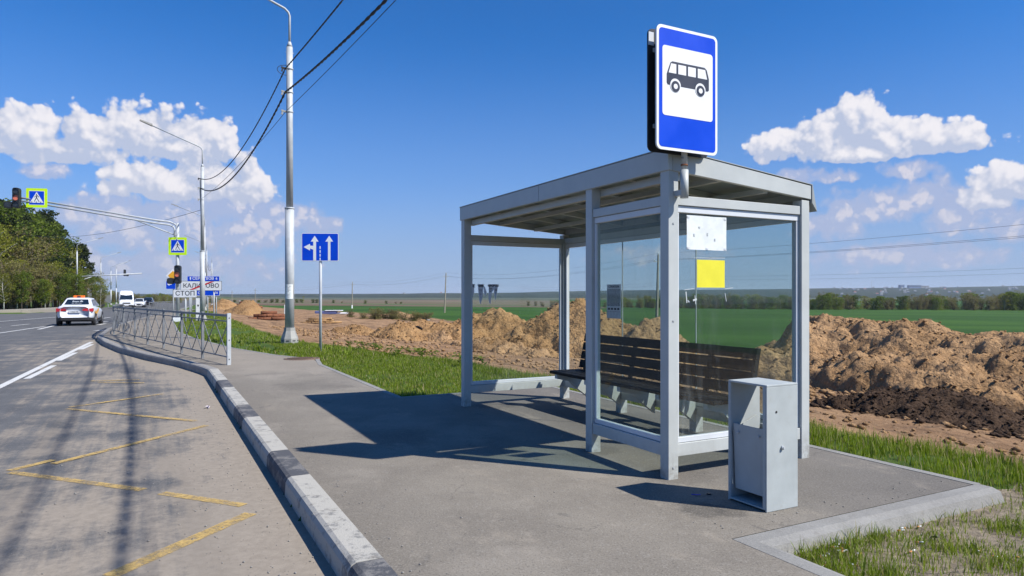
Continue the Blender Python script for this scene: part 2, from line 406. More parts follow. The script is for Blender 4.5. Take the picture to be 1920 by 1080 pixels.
# ------------------------------------------------------------------ ground materials
def make_ground():
    m, k, bs, out = new_mat('ground_soil_and_fields'); P, s, n, sn = ground_coords(k)
    streak = k.noise(k.xyz(k.m('MULTIPLY', s, .16), k.m('MULTIPLY', n, 1.5)), 1., 6., .62)
    big = k.noise(P, .35, 5., .6); fine = k.noise(P, 9., 9., .72); mid = k.noise(P, 1.7, 8., .68)
    dirt = k.mix(k.ss(streak, .36, .62), (.135, .078, .042), (.30, .180, .095))
    dirt = k.mix(k.m('MULTIPLY', k.ss(big, .45, .65), .55), dirt, (.40, .25, .13))
    dirt = k.mix(k.m('MULTIPLY', k.ss(mid, .52, .66), .7), dirt, (.080, .052, .034))
    dirt = k.mix(k.m('MULTIPLY', k.ss(fine, .5, .68), .5), dirt, (.40, .28, .17))
    sand = k.mix(k.ss(fine, .35, .7), (.20, .165, .12), (.36, .30, .22))
    gr = k.mix(k.ss(mid, .3, .7), (.045, .085, .014), (.085, .135, .022))
    gr = k.mix(k.m('MULTIPLY', k.ss(fine, .55, .7), .6), gr, (.16, .13, .07))
    fs = k.noise(k.v('MULTIPLY', P, (.016, .05, 0)), 1., 4., .6)
    crop = k.mix(k.ss(fs, .35, .65), (.020, .064, .004), (.042, .104, .009))
    crop = k.mix(k.m('MULTIPLY', k.ss(k.noise(k.v('MULTIPLY', P, (.05, .9, 0)), 1., 3., .6), .5, .68), .35), crop, (.040, .075, .012))
    crop = k.mix(k.m('MULTIPLY', k.ss(k.noise(P, 1.1, 5., .7), .60, .75), .30), crop, (.085, .11, .03))
    br = k.noise(k.v('MULTIPLY', P, (.004, .022, 0)), 1., 3., .6)
    brown = k.mix(k.ss(br, .38, .50), (.125, .083, .055), (.175, .125, .085))
    brown = k.mix(k.m('MULTIPLY', k.ss(br, .50, .56), k.ss(br, .66, .58)), brown, (.05, .10, .025))
    brown = k.mix(k.ss(br, .62, .70), brown, (.10, .075, .052))
    far = k.mix(k.ss(k.noise(k.v('MULTIPLY', P, (.0014, .006, 0)), 1., 4., .6), .42, .56), (.035, .050, .025), (.10, .105, .055))
    wob = k.m('MULTIPLY', k.m('SUBTRACT', mid, .5), 2.4); wob2 = k.m('MULTIPLY', k.m('SUBTRACT', fine, .5), 1.2)
    w = k.m('ADD', wob, wob2)
    c = dirt
    c = k.mix(k.ss(k.m('ADD', k.attr('v_grass'), w), -.25, .25), c, gr)
    c = k.mix(k.ss(k.m('ADD', k.attr('v_sand'), w), -.2, .2), c, sand)
    c = k.mix(k.ss(k.m('ADD', k.attr('v_field'), k.m('MULTIPLY', w, 2.)), -.6, .6), c, crop)
    c = k.mix(k.ss(k.attr('v_brown'), -2, 2), c, brown)
    c = k.mix(k.ss(k.attr('v_far'), -20, 20), c, far)
    k.put(bs.inputs['Base Color'], c); bs.inputs['Roughness'].default_value = .95; bs.inputs['Specular IOR Level'].default_value = .2
    b = k.n('ShaderNodeBump'); b.inputs['Strength'].default_value = .9; b.inputs['Distance'].default_value = .06
    k.put(b.inputs['Height'], k.m('ADD', k.m('MULTIPLY', mid, .8), fine)); k.put(bs.inputs['Normal'], b.outputs[0])
    return m
M['ground'] = make_ground()
def make_soil(name, a, b_, dark, clod=.6, light=None):
    m, k, bs, out = new_mat(name); P = k.n('ShaderNodeNewGeometry').outputs['Position']
    big = k.noise(P, .8, 5., .6); mid = k.noise(P, 3.2, 8., .68, .4); fine = k.noise(P, 16., 8., .75)
    v = k.voro(P, 5.5, 2., .6, 'SMOOTH_F1', .4)
    c = k.mix(k.ss(big, .35, .65), a, b_)
    c = k.mix(k.m('MULTIPLY', k.ss(mid, .50, .64), clod), c, dark)
    c = k.mix(k.m('MULTIPLY', k.ss(fine, .50, .66), .55), c, light or tuple(min(1, x * 1.35) for x in b_))
    k.put(bs.inputs['Base Color'], c); bs.inputs['Roughness'].default_value = .97; bs.inputs['Specular IOR Level'].default_value = .15
    b = k.n('ShaderNodeBump'); b.inputs['Strength'].default_value = 1.; b.inputs['Distance'].default_value = .10
    k.put(b.inputs['Height'], k.m('ADD', k.m('MULTIPLY', fine, .5), k.m('SUBTRACT', mid, k.m('MULTIPLY', v, .6)))); k.put(bs.inputs['Normal'], b.outputs[0])
    return m
M['spoil'] = make_soil('clayey_sand', (.30, .180, .088), (.42, .265, .140), (.14, .078, .040), .5)
M['sandheap'] = make_soil('orange_sand', (.29, .165, .072), (.37, .225, .105), (.12, .068, .032), .7)
M['topsoil'] = make_soil('dark_topsoil', (.055, .034, .022), (.085, .053, .034), (.025, .016, .011), .7, (.14, .095, .065))

def make_asphalt(name, road):
    m, k, bs, out = new_mat(name); P, s, n, sn = ground_coords(k)
    grain = k.noise(P, 75., 3., .8); mid = k.noise(P, 1.3, 7., .62); fine = k.noise(P, 14., 7., .7); patch = k.noise(P, .5, 4., .6)
    streak = k.noise(k.xyz(k.m('MULTIPLY', s, .35), k.m('MULTIPLY', n, 6.)), 1., 6., .65)
    if road:
        c = k.mix(k.ss(mid, .3, .7), (.092, .094, .098), (.125, .125, .125))
        c = k.mix(k.m('MULTIPLY', k.ss(streak, .45, .62), .45), c, (.070, .071, .075))
        c = k.mix(k.m('MULTIPLY', k.ss(grain, .52, .72), .5), c, (.24, .235, .225))
        c = k.mix(k.m('MULTIPLY', k.ss(grain, .47, .35), .5), c, (.03, .03, .032))
        f = k.m('ADD', k.attr('v_dust'), k.m('ADD', k.m('MULTIPLY', k.m('SUBTRACT', streak, .5), 1.1), k.m('MULTIPLY', k.m('SUBTRACT', mid, .5), 1.3)))
        f = k.m('ADD', f, k.m('MULTIPLY', k.m('SUBTRACT', fine, .5), .5))
        f = k.m('MULTIPLY', k.ss(f, .24, .76), .86)
        dust = k.mix(k.ss(fine, .3, .72), (.255, .217, .172), (.318, .274, .220))
        dust = k.mix(k.m('MULTIPLY', k.ss(k.noise(P, 38., 4., .7), .60, .72), .45), dust, (.12, .10, .08))
        c = k.mix(f, c, dust)
        c = k.mix(k.m('MULTIPLY', k.attr('v_tyre'), k.ss(k.m('ADD', fine, streak), .75, 1.2, .25, .72)), c, (.045, .045, .047))
        bump = .22
    else:
        c = k.mix(k.ss(mid, .3, .7), (.172, .153, .127), (.222, .199, .164))
        c = k.mix(k.m('MULTIPLY', k.ss(patch, .5, .62), .75), c, (.262, .235, .196))
        c = k.mix(k.m('MULTIPLY', k.ss(fine, .52, .68), .35), c, (.275, .258, .228))
        new = k.ss(k.m('ADD', n, k.m('MULTIPLY', k.m('SUBTRACT', mid, .5), 1.6)), 3.4, 4.3)
        c = k.mix(k.m('MULTIPLY', new, .62), c, (.105, .099, .093))
        damp = k.m('MULTIPLY', k.ss(k.m('ADD', s, k.m('MULTIPLY', mid, 2.)), 13.2, 15.5), .6)
        c = k.mix(damp, c, (.27, .235, .19))
        sand = k.ss(k.m('ADD', k.noise(k.xyz(k.m('MULTIPLY', s, .9), k.m('MULTIPLY', n, 2.4)), 1., 6., .65), k.m('MULTIPLY', k.m('SUBTRACT', fine, .5), .25)), .56, .72)
        c = k.mix(k.m('MULTIPLY', sand, .45), c, (.31, .27, .215))
        edge = k.m('MULTIPLY', k.ss(n, 1.75, 1.12), k.ss(k.m('ADD', fine, mid), .85, 1.1))
        c = k.mix(k.m('MULTIPLY', edge, .45), c, (.12, .105, .085))
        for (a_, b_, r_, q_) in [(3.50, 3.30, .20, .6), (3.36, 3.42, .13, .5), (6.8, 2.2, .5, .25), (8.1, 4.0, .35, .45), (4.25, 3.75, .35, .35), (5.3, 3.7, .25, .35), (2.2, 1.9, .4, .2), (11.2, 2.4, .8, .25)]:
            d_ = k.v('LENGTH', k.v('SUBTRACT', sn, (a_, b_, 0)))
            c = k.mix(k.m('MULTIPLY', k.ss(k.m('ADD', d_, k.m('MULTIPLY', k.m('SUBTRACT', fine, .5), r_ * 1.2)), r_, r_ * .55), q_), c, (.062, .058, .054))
        cr = k.n('ShaderNodeTexVoronoi', feature='DISTANCE_TO_EDGE'); k.put(cr.inputs['Vector'], k.v('ADD', P, k.v('MULTIPLY', k.noise(P, 3., 5., .6, col=True), (.5, .5, 0)))); cr.inputs['Scale'].default_value = .38
        crk = k.m('MULTIPLY', k.ss(cr.outputs['Distance'], .003, .001), k.ss(k.noise(P, .7, 2., .5), .52, .56))
        c = k.mix(k.m('MULTIPLY', crk, .35), c, (.06, .056, .05))
        blot = k.m('MULTIPLY', k.ss(k.noise(P, 2.6, 3., .5, 1.2), .66, .72), .4)
        c = k.mix(blot, c, (.085, .08, .075))
        c = k.mix(k.m('MULTIPLY', k.ss(grain, .54, .70), .55), c, (.33, .31, .28))
        c = k.mix(k.m('MULTIPLY', k.ss(grain, .46, .32), .60), c, (.05, .048, .045))
        bump = .35
    k.put(bs.inputs['Base Color'], c); bs.inputs['Roughness'].default_value = .92; bs.inputs['Specular IOR Level'].default_value = .3
    b = k.n('ShaderNodeBump'); b.inputs['Strength'].default_value = bump; b.inputs['Distance'].default_value = .008
    k.put(b.inputs['Height'], k.m('ADD', grain, fine)); k.put(bs.inputs['Normal'], b.outputs[0])
    return m
M['road'] = make_asphalt('dusty_road_asphalt', True)
M['pave'] = make_asphalt('pavement_asphalt', False)
def make_paint(name, col, lo, hi):
    m, k, bs, out = new_mat(name); P = k.n('ShaderNodeNewGeometry').outputs['Position']
    f = k.ss(k.m('ADD', k.m('MULTIPLY', k.noise(P, 24., 8., .75), .6), k.m('MULTIPLY', k.noise(P, 2.3, 5., .6), .4)), lo, hi)
    k.put(bs.inputs['Base Color'], k.mix(k.noise(P, 7., 6., .7), tuple(c * .75 for c in col), col)); bs.inputs['Roughness'].default_value = .8
    tr = k.n('ShaderNodeBsdfTransparent'); mx = k.n('ShaderNodeMixShader')
    k.put(mx.inputs[0], f); k.t.links.new(tr.outputs[0], mx.inputs[1]); k.t.links.new(bs.outputs[0], mx.inputs[2]); k.t.links.new(mx.outputs[0], out.inputs[0])
    return m
M['mark_white'] = make_paint('worn_white_road_paint', (.62, .62, .60), .36, .44)
M['mark_yellow'] = make_paint('worn_yellow_road_paint', (.56, .385, .13), .36, .61)

# ------------------------------------------------------------------ terrain
def grid_mesh(name, X, Y, Z, mat, attrs=None, keep=None, smooth=True):
    ny, nx = X.shape
    co = np.stack([X, Y, Z], -1).reshape(-1, 3)
    idx = np.arange(nx * ny).reshape(ny, nx)
    q = np.stack([idx[:-1, :-1], idx[:-1, 1:], idx[1:, 1:], idx[1:, :-1]], -1).reshape(-1, 4)
    if keep is not None: q = q[keep.reshape(-1)]
    me = bpy.data.meshes.new(name)
    me.vertices.add(len(co)); me.vertices.foreach_set('co', co.astype(np.float32).ravel())
    me.loops.add(q.size); me.loops.foreach_set('vertex_index', q.astype(np.int32).ravel())
    me.polygons.add(len(q)); me.polygons.foreach_set('loop_start', np.arange(0, q.size, 4, dtype=np.int32))
    me.polygons.foreach_set('use_smooth', np.full(len(q), smooth)); me.materials.append(mat)
    for k_, v_ in (attrs or {}).items():
        a = me.attributes.new(k_, 'FLOAT', 'POINT'); a.data.foreach_set('value', np.asarray(v_, np.float32).ravel())
    me.update(calc_edges=True); me.validate()
    o = bpy.data.objects.new(name, me); COL.objects.link(o); return o
def axis(lo, hi, step, far_lo, far_hi, g):
    a = list(np.arange(lo, hi, step)); st = step; x = a[-1]
    while x < far_hi: st *= g; x += st; a.append(x)
    st = step; x = lo
    while x > far_lo: st *= g; x -= st; a.insert(0, x)
    return np.array(a)
gx = axis(-13, 15, .16, -6000, 6000, 1.055); gy = axis(2.0, 26, .16, -120, 7000, 1.045)
GX, GY = np.meshgrid(gx, gy)
GS, GN = SN(GX, GY); GZ = T(GX, GY)
fe = np.interp(GS, [-50, 0, 53, 99, 140, 206, 300, 800], [27, 28, 30, 38, 37, 27, 22, 60])
near_left = (GN < K(GS) + .1)
v_grass = np.where(GN < EDGE(GS) + .8, EDGE(GS) - GN, -3.)
v_grass = np.where(near_left, 3., v_grass)
v_sand = np.where((GN > 3.) & (GN < 9) & (GS < 3.0), np.minimum(1.0 - .18 * (GN - 3.2), 1.0) + .5 * (GS - 1.7), -3.)
ground = grid_mesh('ground', GX, GY, GZ, M['ground'], dict(v_grass=v_grass, v_sand=v_sand,
    v_field=np.where(near_left, -5, GN - fe), v_brown=np.where(GX < 30 + GY * .02, GY - 235, -20.), v_far=np.maximum(GY - 900., -100.)))
tag(ground, kind='structure', label='bare construction soil, green crop and brown fields stretching to the horizon')

# hills on the horizon
def ridge(x): return np.interp(x, [-5500, -2600, -1500, -600, 0, 400, 800, 1350, 1850, 2300, 5500], [22, 10, 7, 9, 14, 21, 27, 32, 37, 44, 50])
hx = np.linspace(-5600, 5600, 360); hy = np.concatenate([np.linspace(1500, 3000, 26), np.linspace(3060, 3600, 6)])
HX, HY = np.meshgrid(hx, hy)
def hillz(x, y):
    r = ridge(x) + 2.6 * (fbm(x * .006, y * .002, 4, 8) - .5) * 2
    f = sstep(y, 1500, 3000)
    return -7 + (r + 7) * f * np.where(y > 3000, 1 - sstep(y, 3000, 3600), 1)
m, k, bs, out = new_mat('wooded_hillside'); P = k.n('ShaderNodeNewGeometry').outputs['Position']
c = k.mix(k.ss(k.noise(P, .012, 7., .65), .35, .6), (.008, .016, .009), (.024, .036, .014))
c = k.mix(k.ss(k.noise(k.v('MULTIPLY', P, (.0035, .002, 0)), 1., 3., .6), .64, .70), c, (.075, .085, .04))
k.put(bs.inputs['Base Color'], c); bs.inputs['Roughness'].default_value = 1.; bs.inputs['Specular IOR Level'].default_value = 0
tag(grid_mesh('hills', HX, HY, hillz(HX, HY), m), kind='structure', label='low wooded hills along the horizon')

# ------------------------------------------------------------------ roads
rs = np.concatenate([np.arange(-9, 37, .13), np.cumsum(np.concatenate([[37], .2 * 1.05 ** np.arange(92)]))])
ro = np.concatenate([[-.05], np.arange(0, 5, .12), np.linspace(5.2, 13.1, 22)])
RS, RO = np.meshgrid(rs, ro); RN = K(RS) - RO; RX, RY = W(RS, RN); RZ = -.15 + LONG(RS)
dust = np.interp(RO, [0, .45, 1.0, 1.6, 2.3, 3.1, 4.0, 5.5], [1.0, .74, .40, .48, .42, .22, .05, -.1]) * np.interp(RS, [0, 16, 24, 30, 40], [1, 1, 1.0, .55, .05])
dust += np.interp(RS, [2, 6, 9], [.24, .16, 0]) * (RO < 3.4) * sstep(3.4 - RO, 0, .8)
def trk(pts, w):
    c_ = np.interp(RS, [p[0] for p in pts], [p[1] for p in pts]); fade = sstep(RS, 1, 3) * (1 - sstep(RS, pts[-1][0] - 3, pts[-1][0]))
    return np.exp(-((RN - c_) / w) ** 2) * fade
tyre = .0 * np.maximum(trk([(2, -.02), (4.6, -.05), (7.4, -.07), (11, -.12), (14.5, -.24), (18, -.62), (21, -1.15), (25, -1.75)], .10),
                  .8 * trk([(2, -.62), (4.6, -.46), (8, -.37), (11, -.42), (14.5, -.56), (18, -.95), (21, -1.4), (25, -1.95)], .10))
tyre = np.maximum(tyre, .35 * trk([(2, -1.1), (6, -1.05), (9, -1.0), (14, -1.2)], .16))
tyre = np.maximum(tyre, .25 * trk([(2, .35), (6, .2), (9, .0), (14, -.2), (20, -.9)], .14))
tag(grid_mesh('road', RX, RY, RZ, M['road'], dict(v_dust=dust, v_tyre=tyre)), kind='structure', label='grey asphalt road with a sand-dusted bus lay-by')
mb = MB(); ss_ = list(range(-12, 84, 4)) + [80.4]; ss_ = sorted(set(x for x in ss_ if x <= 80.4)); prev = None
for a in ss_:
    x, y = W(a, float(K(a)) - 13.1); z = -.154 + float(LONG(a)); f = (a + 12) / 92.4
    p = (mb.pt((x, y, z)), mb.pt((-80, -25 + 91 * f if a > -12 else -25, z)), mb.pt((-260, -25 + 91 * f, -.17)))
    if prev: mb.face((prev[0], p[0], p[1], prev[1])); mb.face((prev[1], p[1], p[2], prev[2]))
    prev = p
tag(mb.build('side_road', M['road']), kind='structure', label='asphalt of the junction to the left')
# pale gravel shoulder on the far side of the junction, kerbed
mb = MB(); pts = [(-260, 67), (-110, 66.4), (-60, 66.2), (-52, 66.8), (-49.5, 70), (-50.5, 77), (-55, 90)]
for i in range(len(pts) - 1):
    (xa, ya), (xb, yb) = pts[i], pts[i + 1]; d = Vector((xb - xa, yb - ya, 0)).normalized(); o_ = Vector((-d.y, d.x, 0)) * 3.4
    mb.hexa([(xa, ya, -.4), (xb, yb, -.4), (xb + o_.x, yb + o_.y, -.4), (xa + o_.x, ya + o_.y, -.4), (xa, ya, -.03), (xb, yb, -.03), (xb + o_.x, yb + o_.y, -.02), (xa + o_.x, ya + o_.y, -.02)])
m_, k, bs, out = new_mat('pale_gravel'); P = k.n('ShaderNodeNewGeometry').outputs['Position']
k.put(bs.inputs['Base Color'], k.mix(k.noise(P, .6, 6., .6), (.20, .18, .14), (.33, .30, .25))); bs.inputs['Roughness'].default_value = .95
tag(mb.build('shoulder', m_), kind='structure', label='pale gravel shoulder below the trees')

# road paint
def strip(mb, a, b, w, z):
    a = Vector((*a, z)); b = Vector((*b, z)); d = (b - a).normalized(); r = Vector((d.y, -d.x, 0)) * w / 2
    n_ = max(1, int((b - a).length)); prev = None
    for i in range(n_ + 1):
        p = a.lerp(b, i / n_); q = (mb.pt(p - r), mb.pt(p + r))
        if prev: mb.face((prev[0], prev[1], q[1], q[0]))
        prev = q
ZR = -.146
mb = MB()
for (a, b, w) in [((0, 725), (172, 641), .13), ((50, 710), (101, 685), .12), ((110, 676), (142, 661), .12), ((152, 655), (173, 645.5), .12),
                  ((-60, 752), (0, 725), .13),
                  ((-120, 612), (106, 594.5), .14), ((-60, 633), (84, 612), .13), ((21, 611), (55, 607.5), .14), ((-35, 618), (0, 613.8), .14),
                  ((72, 617.5), (100, 611), .16), ((190, 604), (200, 603), .3), ((184, 609), (197, 606.8), .2),
                  ((179, 620), (195, 619), .35), ((192, 597), (206, 595), .16)]:
    strip(mb, PX(*a, ZR), PX(*b, ZR), w, ZR)
tag(mb.build('road_markings', M['mark_white']), kind='structure', label='white lane lines painted on the road')
mb = MB()
Z = [(5.34, .63), (7.62, -1.2), (9.2, .57), (11.5, -1.12), (12.9, .12)]
strip(mb, PX(205, 1080, ZR), PX(470, 962, ZR), .11, ZR); strip(mb, W(3.2, -1.25), PX(205, 1085, ZR), .11, ZR)
ZR2 = ZR
for a, b in [((457, 947), (303, 924)), ((268, 918), (20, 885)), ((17, 882), (100, 862)), ((100, 869), (388, 797)), ((368, 789), (125, 766)), ((131, 763), (306, 738)), ((170, 714), (262, 711.5)), ((185, 716.5), (270, 717.5))]:
    strip(mb, PX(*a, ZR2), PX(*b, ZR2), .088, ZR2); ZR2 += .0012
tag(mb.build('zigzag_marking', M['mark_yellow']), kind='structure', label='worn yellow zigzag painted on the bus lay-by')

# ------------------------------------------------------------------ kerb, pavement, edging
KP = [(-.035, -.3), (-.02, -.045), (-.004, -.014), (.022, 0.0), (.17, 0.0), (.17, -.3)]
mats = [M['kerb'], M['kerb_white'], M['kerb_black']]; mb = MB()
def kz(s_): return float(LONG(s_))
b0 = 1.68
for i in range(200):
    a = b0 - 7 + i * 1.0 + (.0 if i % 2 else .0); b = a + .992
    if b > 150: break
    ph = (i - 2) % 3
    mi = (2 if ph == 0 else 1) if b < 15.4 else 0
    if mi == 0 and i > 60 and i % 3: continue
    L_ = b if i <= 60 else a + 2.992
    sub = [a, (a + L_) / 2, L_]
    sweep(mb, [(q, float(K(q))) for q in sub], KP, m=mi, z=kz)
tag(mb.build('kerb', mats), kind='structure', label='kerb of white and dark painted concrete blocks beside the bus lay-by')

def RLOW(s): return np.interp(s, [-6, 14.6, 15.6, 16.1, 16.5, 17.5, 20.4, 25, 30, 46, 60, 90], [3.05, 3.05, 3.20, 3.15, 2.95, 2.55, 1.85, 1.2, .8, .9, 1.6, 4.4])
ps = np.concatenate([np.arange(-8, 20, .25), np.arange(20, 91, 1.)]); pf = np.linspace(0, 1, 12)
PS, PF = np.meshgrid(ps, pf); PN = (K(PS) + .16) * (1 - PF) + RLOW(PS) * PF; X_, Y_ = W(PS, PN)
tag(grid_mesh('pavement', X_, Y_, -.002 + LONG(PS) + 0 * PN, M['pave']), kind='structure', label='grey asphalt pavement along the kerb')
PS, PN = np.meshgrid(np.arange(3.0, 9.301, .2625), np.linspace(3.05, 5.56, 12)); X_, Y_ = W(PS, PN)
tag(grid_mesh('stop_platform', X_, Y_, -.002 + 0 * PN, M['pave']), kind='structure', label='asphalt platform below the bus shelter')
mb = MB()
EP = [(0, 0), (.10, .0), (.16, -.02), (.19, -.10), (.19, -.3), (0, -.3)]
EP2 = [(0, 0.002), (.09, .0), (.09, -.3), (0, -.3)]
sweep(mb, [(-8, 3.05), (2.99, 3.05), (2.99, 5.62)], EP)
sweep(mb, [(2.99, 5.56), (9.30, 5.56), (9.30, 3.05), (14.6, 3.05)] , EP2)
cur = [(14.6, 3.05), (15.3, 3.16), (15.8, 3.24), (16.15, 3.2), (16.4, 3.05), (16.6, 2.9), (17.5, 2.55), (20.4, 1.85), (25, 1.2), (30, .8), (46, .9), (60, 1.6)]
sweep(mb, cur, EP2, z=kz)
tag(mb.build('pavement_edging', M['edging']), kind='structure', label='concrete edging stones round the pavement and platform')

# manhole cover in the pavement
mx_, my_ = PX(566, 672.5, 0.)
t = thing('manhole_cover', 'round rusty brown manhole cover in the pavement near the lane sign', 'manhole cover', (mx_, my_, 0))
mb = MB(); mb.lathe([(.40, -.05), (.40, .006), (.34, .009), (.34, .004)], 28); mb.build('rim', M['manhole'], t)
mb = MB(); mb.lathe([(.335, -.05), (.335, .006), (.0001, .008)], 28)
for i in range(-3, 4): mb.box(-.28 + abs(i) * .04, .28 - abs(i) * .04, i * .08 - .015, i * .08 + .015, .005, .014)
mb.build('lid', M['manhole'], t)

# ------------------------------------------------------------------ heaps of soil
def heap(name, label, cat, s0, n0, rs_, rn_, h, mat, seed, res=.09, prof=None, group=None, rough=1., steep=1.15, tilt=0):
    ns_ = int(2.5 * rs_ / res); nn_ = int(2.6 * rn_ / res); ns_ = min(ns_, 300); nn_ = min(nn_, 130)
    a = np.linspace(-1.22, 1.22, ns_); b = np.linspace(-1.25, 1.25, nn_); A, B = np.meshgrid(a, b)
    S = s0 + A * rs_; N = n0 + B * rn_; X, Y = W(S, N)
    w = .22 * rough
    A2 = A + w * (fbm(S * .8 / min(rs_, 2.5), N * .8, 3, seed) - .5) * 2; B2 = B + w * 1.3 * (fbm(S * .7 + 9, N * .7, 3, seed + 3) - .5) * 2
    if prof is None: r = np.sqrt(A2 ** 2 + B2 ** 2); shape = np.clip(1 - r, 0, 1) ** .85
    else:
        ends = np.clip((1 - np.abs(A2)) * rs_ / rn_, 0, 1)
        shape = np.clip(1 - np.abs(B2) ** steep, 0, 1) * np.minimum(1, ends * 1.3) * np.interp(S, *prof)
    base = T(X, Y)
    ridged = 1 - np.abs(fbm(S * 1.3, N * 1.3, 4, seed + 6) - .5) * 2
    n1 = (fbm(S * .8, N * .8, 4, seed + 5) - .5) * .42 * rough + (ridged - .8) * .16 * rough
    n2 = (fbm(S * 3.6, N * 3.6, 4, seed + 7, .68) - .5) * .34 * rough + (fbm(S * 11, N * 11, 3, seed + 9, .7) - .5) * .10
    lump = sstep(shape, 0, .12)
    z = base - .12 + (h * 1.08) * shape + lump * (n1 * (.35 + .65 * min(1, h)) + n2) + .13 * lump
    o = grid_mesh(name, X, Y, z, mat)
    return tag(o, label, cat, group)
G1 = 'heaps of dug soil along the trench'
heap('soil_heap', 'long brown clay bank behind the litter bin, running out of the photo on the right', 'soil heap', 8.0, 18.9, 9.2, 3.7, 1.72, M['spoil'], 3,
     prof=([-2, 4, 7.5, 9, 10.5, 11.5, 12.5, 13.6, 14.6, 15.6, 17], [.85, .95, .86, .93, .84, .98, .88, .97, 1.06, 1.0, .9]), res=.075, group=G1, steep=1.5)
heap('soil_heap', 'small sandy heap seen through the middle of the shelter glass', 'soil heap', 21.8, 17.7, 2.3, 2.4, 1.55, M['spoil'], 21, group=G1)
heap('soil_heap', 'tallest orange sand heap, behind the far end of the bench', 'soil heap', 27.0, 17.9, 4.9, 4.3, 2.35, M['sandheap'], 31, group=G1, res=.11, rough=1.2)
heap('soil_heap', 'broad orange sand heap seen through the far end glass of the shelter', 'soil heap', 36.0, 17.6, 5.0, 4.2, 1.85, M['sandheap'], 41, group=G1, res=.12, rough=1.2)
heap('soil_heap', 'orange sand heap just left of the shelter, beyond the black pipe', 'soil heap', 41.5, 15.2, 3.6, 2.8, .95, M['sandheap'], 51, group=G1, res=.12)
heap('soil_heap', 'low orange sand heap between lane sign and black pipe', 'soil heap', 36.5, 12.2, 2.6, 1.8, .85, M['sandheap'], 61, group=G1, res=.1)
heap('soil_heap', 'flat little sand heap just right of the lane sign post', 'soil heap', 41.5, 11.0, 2.8, 1.3, .5, M['sandheap'], 71, group=G1, res=.12)
heap('soil_heap', 'dark brown topsoil heap lying in front of the clay bank at right', 'soil heap', 7.2, 12.2, 2.1, 1.25, .50, M['topsoil'], 81, group=G1, res=.05, rough=.9)
heap('soil_heap', 'grey brown clods at the foot of the tallest sand heap', 'soil heap', 27.5, 13.4, 5.2, 1.1, .45, M['spoil'], 91, group=G1, res=.1, rough=1.3)
heap('soil_heap', 'ragged brown soil bank in front of the heap behind the shelter end', 'soil heap', 35.0, 13.6, 2.6, 1.0, .5, M['spoil'], 101, group=G1, res=.1, rough=1.3)
heap('soil_heap', 'sand heap at the top of the slope behind the last fence post', 'soil heap', 84, 9.6, 4.0, 2.6, 1.7, M['sandheap'], 111, group=G1, res=.3)
heap('soil_heap', 'sand heap far along the road behind the traffic light pole', 'soil heap', 122, 10.5, 7., 2.6, 1.6, M['sandheap'], 121, group=G1, res=.3)

HEAPS = [o for o in COL.objects if o.name.startswith('soil_heap')]
# loose clods on the worked ground
def scatter(name, label, mat, pts, kind='stuff'):
    """pts: array of x, y, z, size; each a small irregular lump"""
    base = np.array([(0, 0, 1), (.9, 0, .3), (.28, .85, .35), (-.72, .52, .3), (-.7, -.5, .35), (.3, -.88, .3), (0, 0, -.6)])
    tri = np.array([(0, 1, 2), (0, 2, 3), (0, 3, 4), (0, 4, 5), (0, 5, 1), (6, 2, 1), (6, 3, 2), (6, 4, 3), (6, 5, 4), (6, 1, 5)])
    n = len(pts); V = base[None] * (RNG.uniform(.6, 1.3, (n, 7, 3))); a = RNG.uniform(0, 6.28, n)
    x = V[..., 0] * np.cos(a)[:, None] - V[..., 1] * np.sin(a)[:, None]; y = V[..., 0] * np.sin(a)[:, None] + V[..., 1] * np.cos(a)[:, None]
    V = np.stack([x, y, V[..., 2] * .7], -1) * pts[:, 3][:, None, None] + pts[:, None, :3]
    F = (tri[None] + 7 * np.arange(n)[:, None, None]).reshape(-1, 3)
    me = bpy.data.meshes.new(name); co = V.reshape(-1, 3).astype(np.float32)
    me.vertices.add(len(co)); me.vertices.foreach_set('co', co.ravel()); me.loops.add(F.size); me.loops.foreach_set('vertex_index', F.astype(np.int32).ravel())
    me.polygons.add(len(F)); me.polygons.foreach_set('loop_start', np.arange(0, F.size, 3, dtype=np.int32)); me.materials.append(mat); me.update(calc_edges=True)
    o = bpy.data.objects.new(name, me); COL.objects.link(o); return tag(o, label, kind=kind)
def sample(n, s0, s1, n0, n1, a, b, p=2.5, sink=0.):
    S = RNG.uniform(s0, s1, n); N = RNG.uniform(n0, n1, n); x, y = W(S, N); sz = a + (b - a) * RNG.uniform(0, 1, n) ** p
    return np.stack([x, y, T(x, y) + sz * .1 - sink, sz], -1)
cl = np.concatenate([sample(2600, 1, 20, 8.3, 17, .015, .09), sample(2200, 20, 45, 6, 16, .02, .13), sample(500, 5, 18, 13, 16, .05, .2)])
scatter('soil_clods', 'loose clods of earth scattered over the bare ground', M['spoil'], cl)
for mk, nm_, lab, cnt, lo, hi in (('spoil', 'heap_clods', 'crumbly clods lying on the clay banks', 9000, .012, .075), ('sandheap', 'sand_lumps', 'lumps of sand lying on the orange heaps', 5000, .02, .10), ('topsoil', 'topsoil_clods', 'crumbled black clods on the topsoil heap', 2500, .010, .055)):
    V_ = []
    for o in HEAPS:
        if o.data.materials[0] is not M[mk]: continue
        a_ = np.empty(len(o.data.vertices) * 3, np.float32); o.data.vertices.foreach_get('co', a_); a_ = a_.reshape(-1, 3)
        a_ = a_[(a_[:, 2] > T(a_[:, 0], a_[:, 1]) - .02) & (a_[:, 1] < 60)]; V_.append(a_)
    V_ = np.concatenate(V_); pick = V_[RNG.integers(0, len(V_), cnt)] + RNG.normal(0, .03, (cnt, 3)) * np.array([1, 1, .1])
    scatter(nm_, lab, M[mk], np.concatenate([pick, (lo + (hi - lo) * RNG.uniform(0, 1, (cnt, 1)) ** 3.5)], 1))
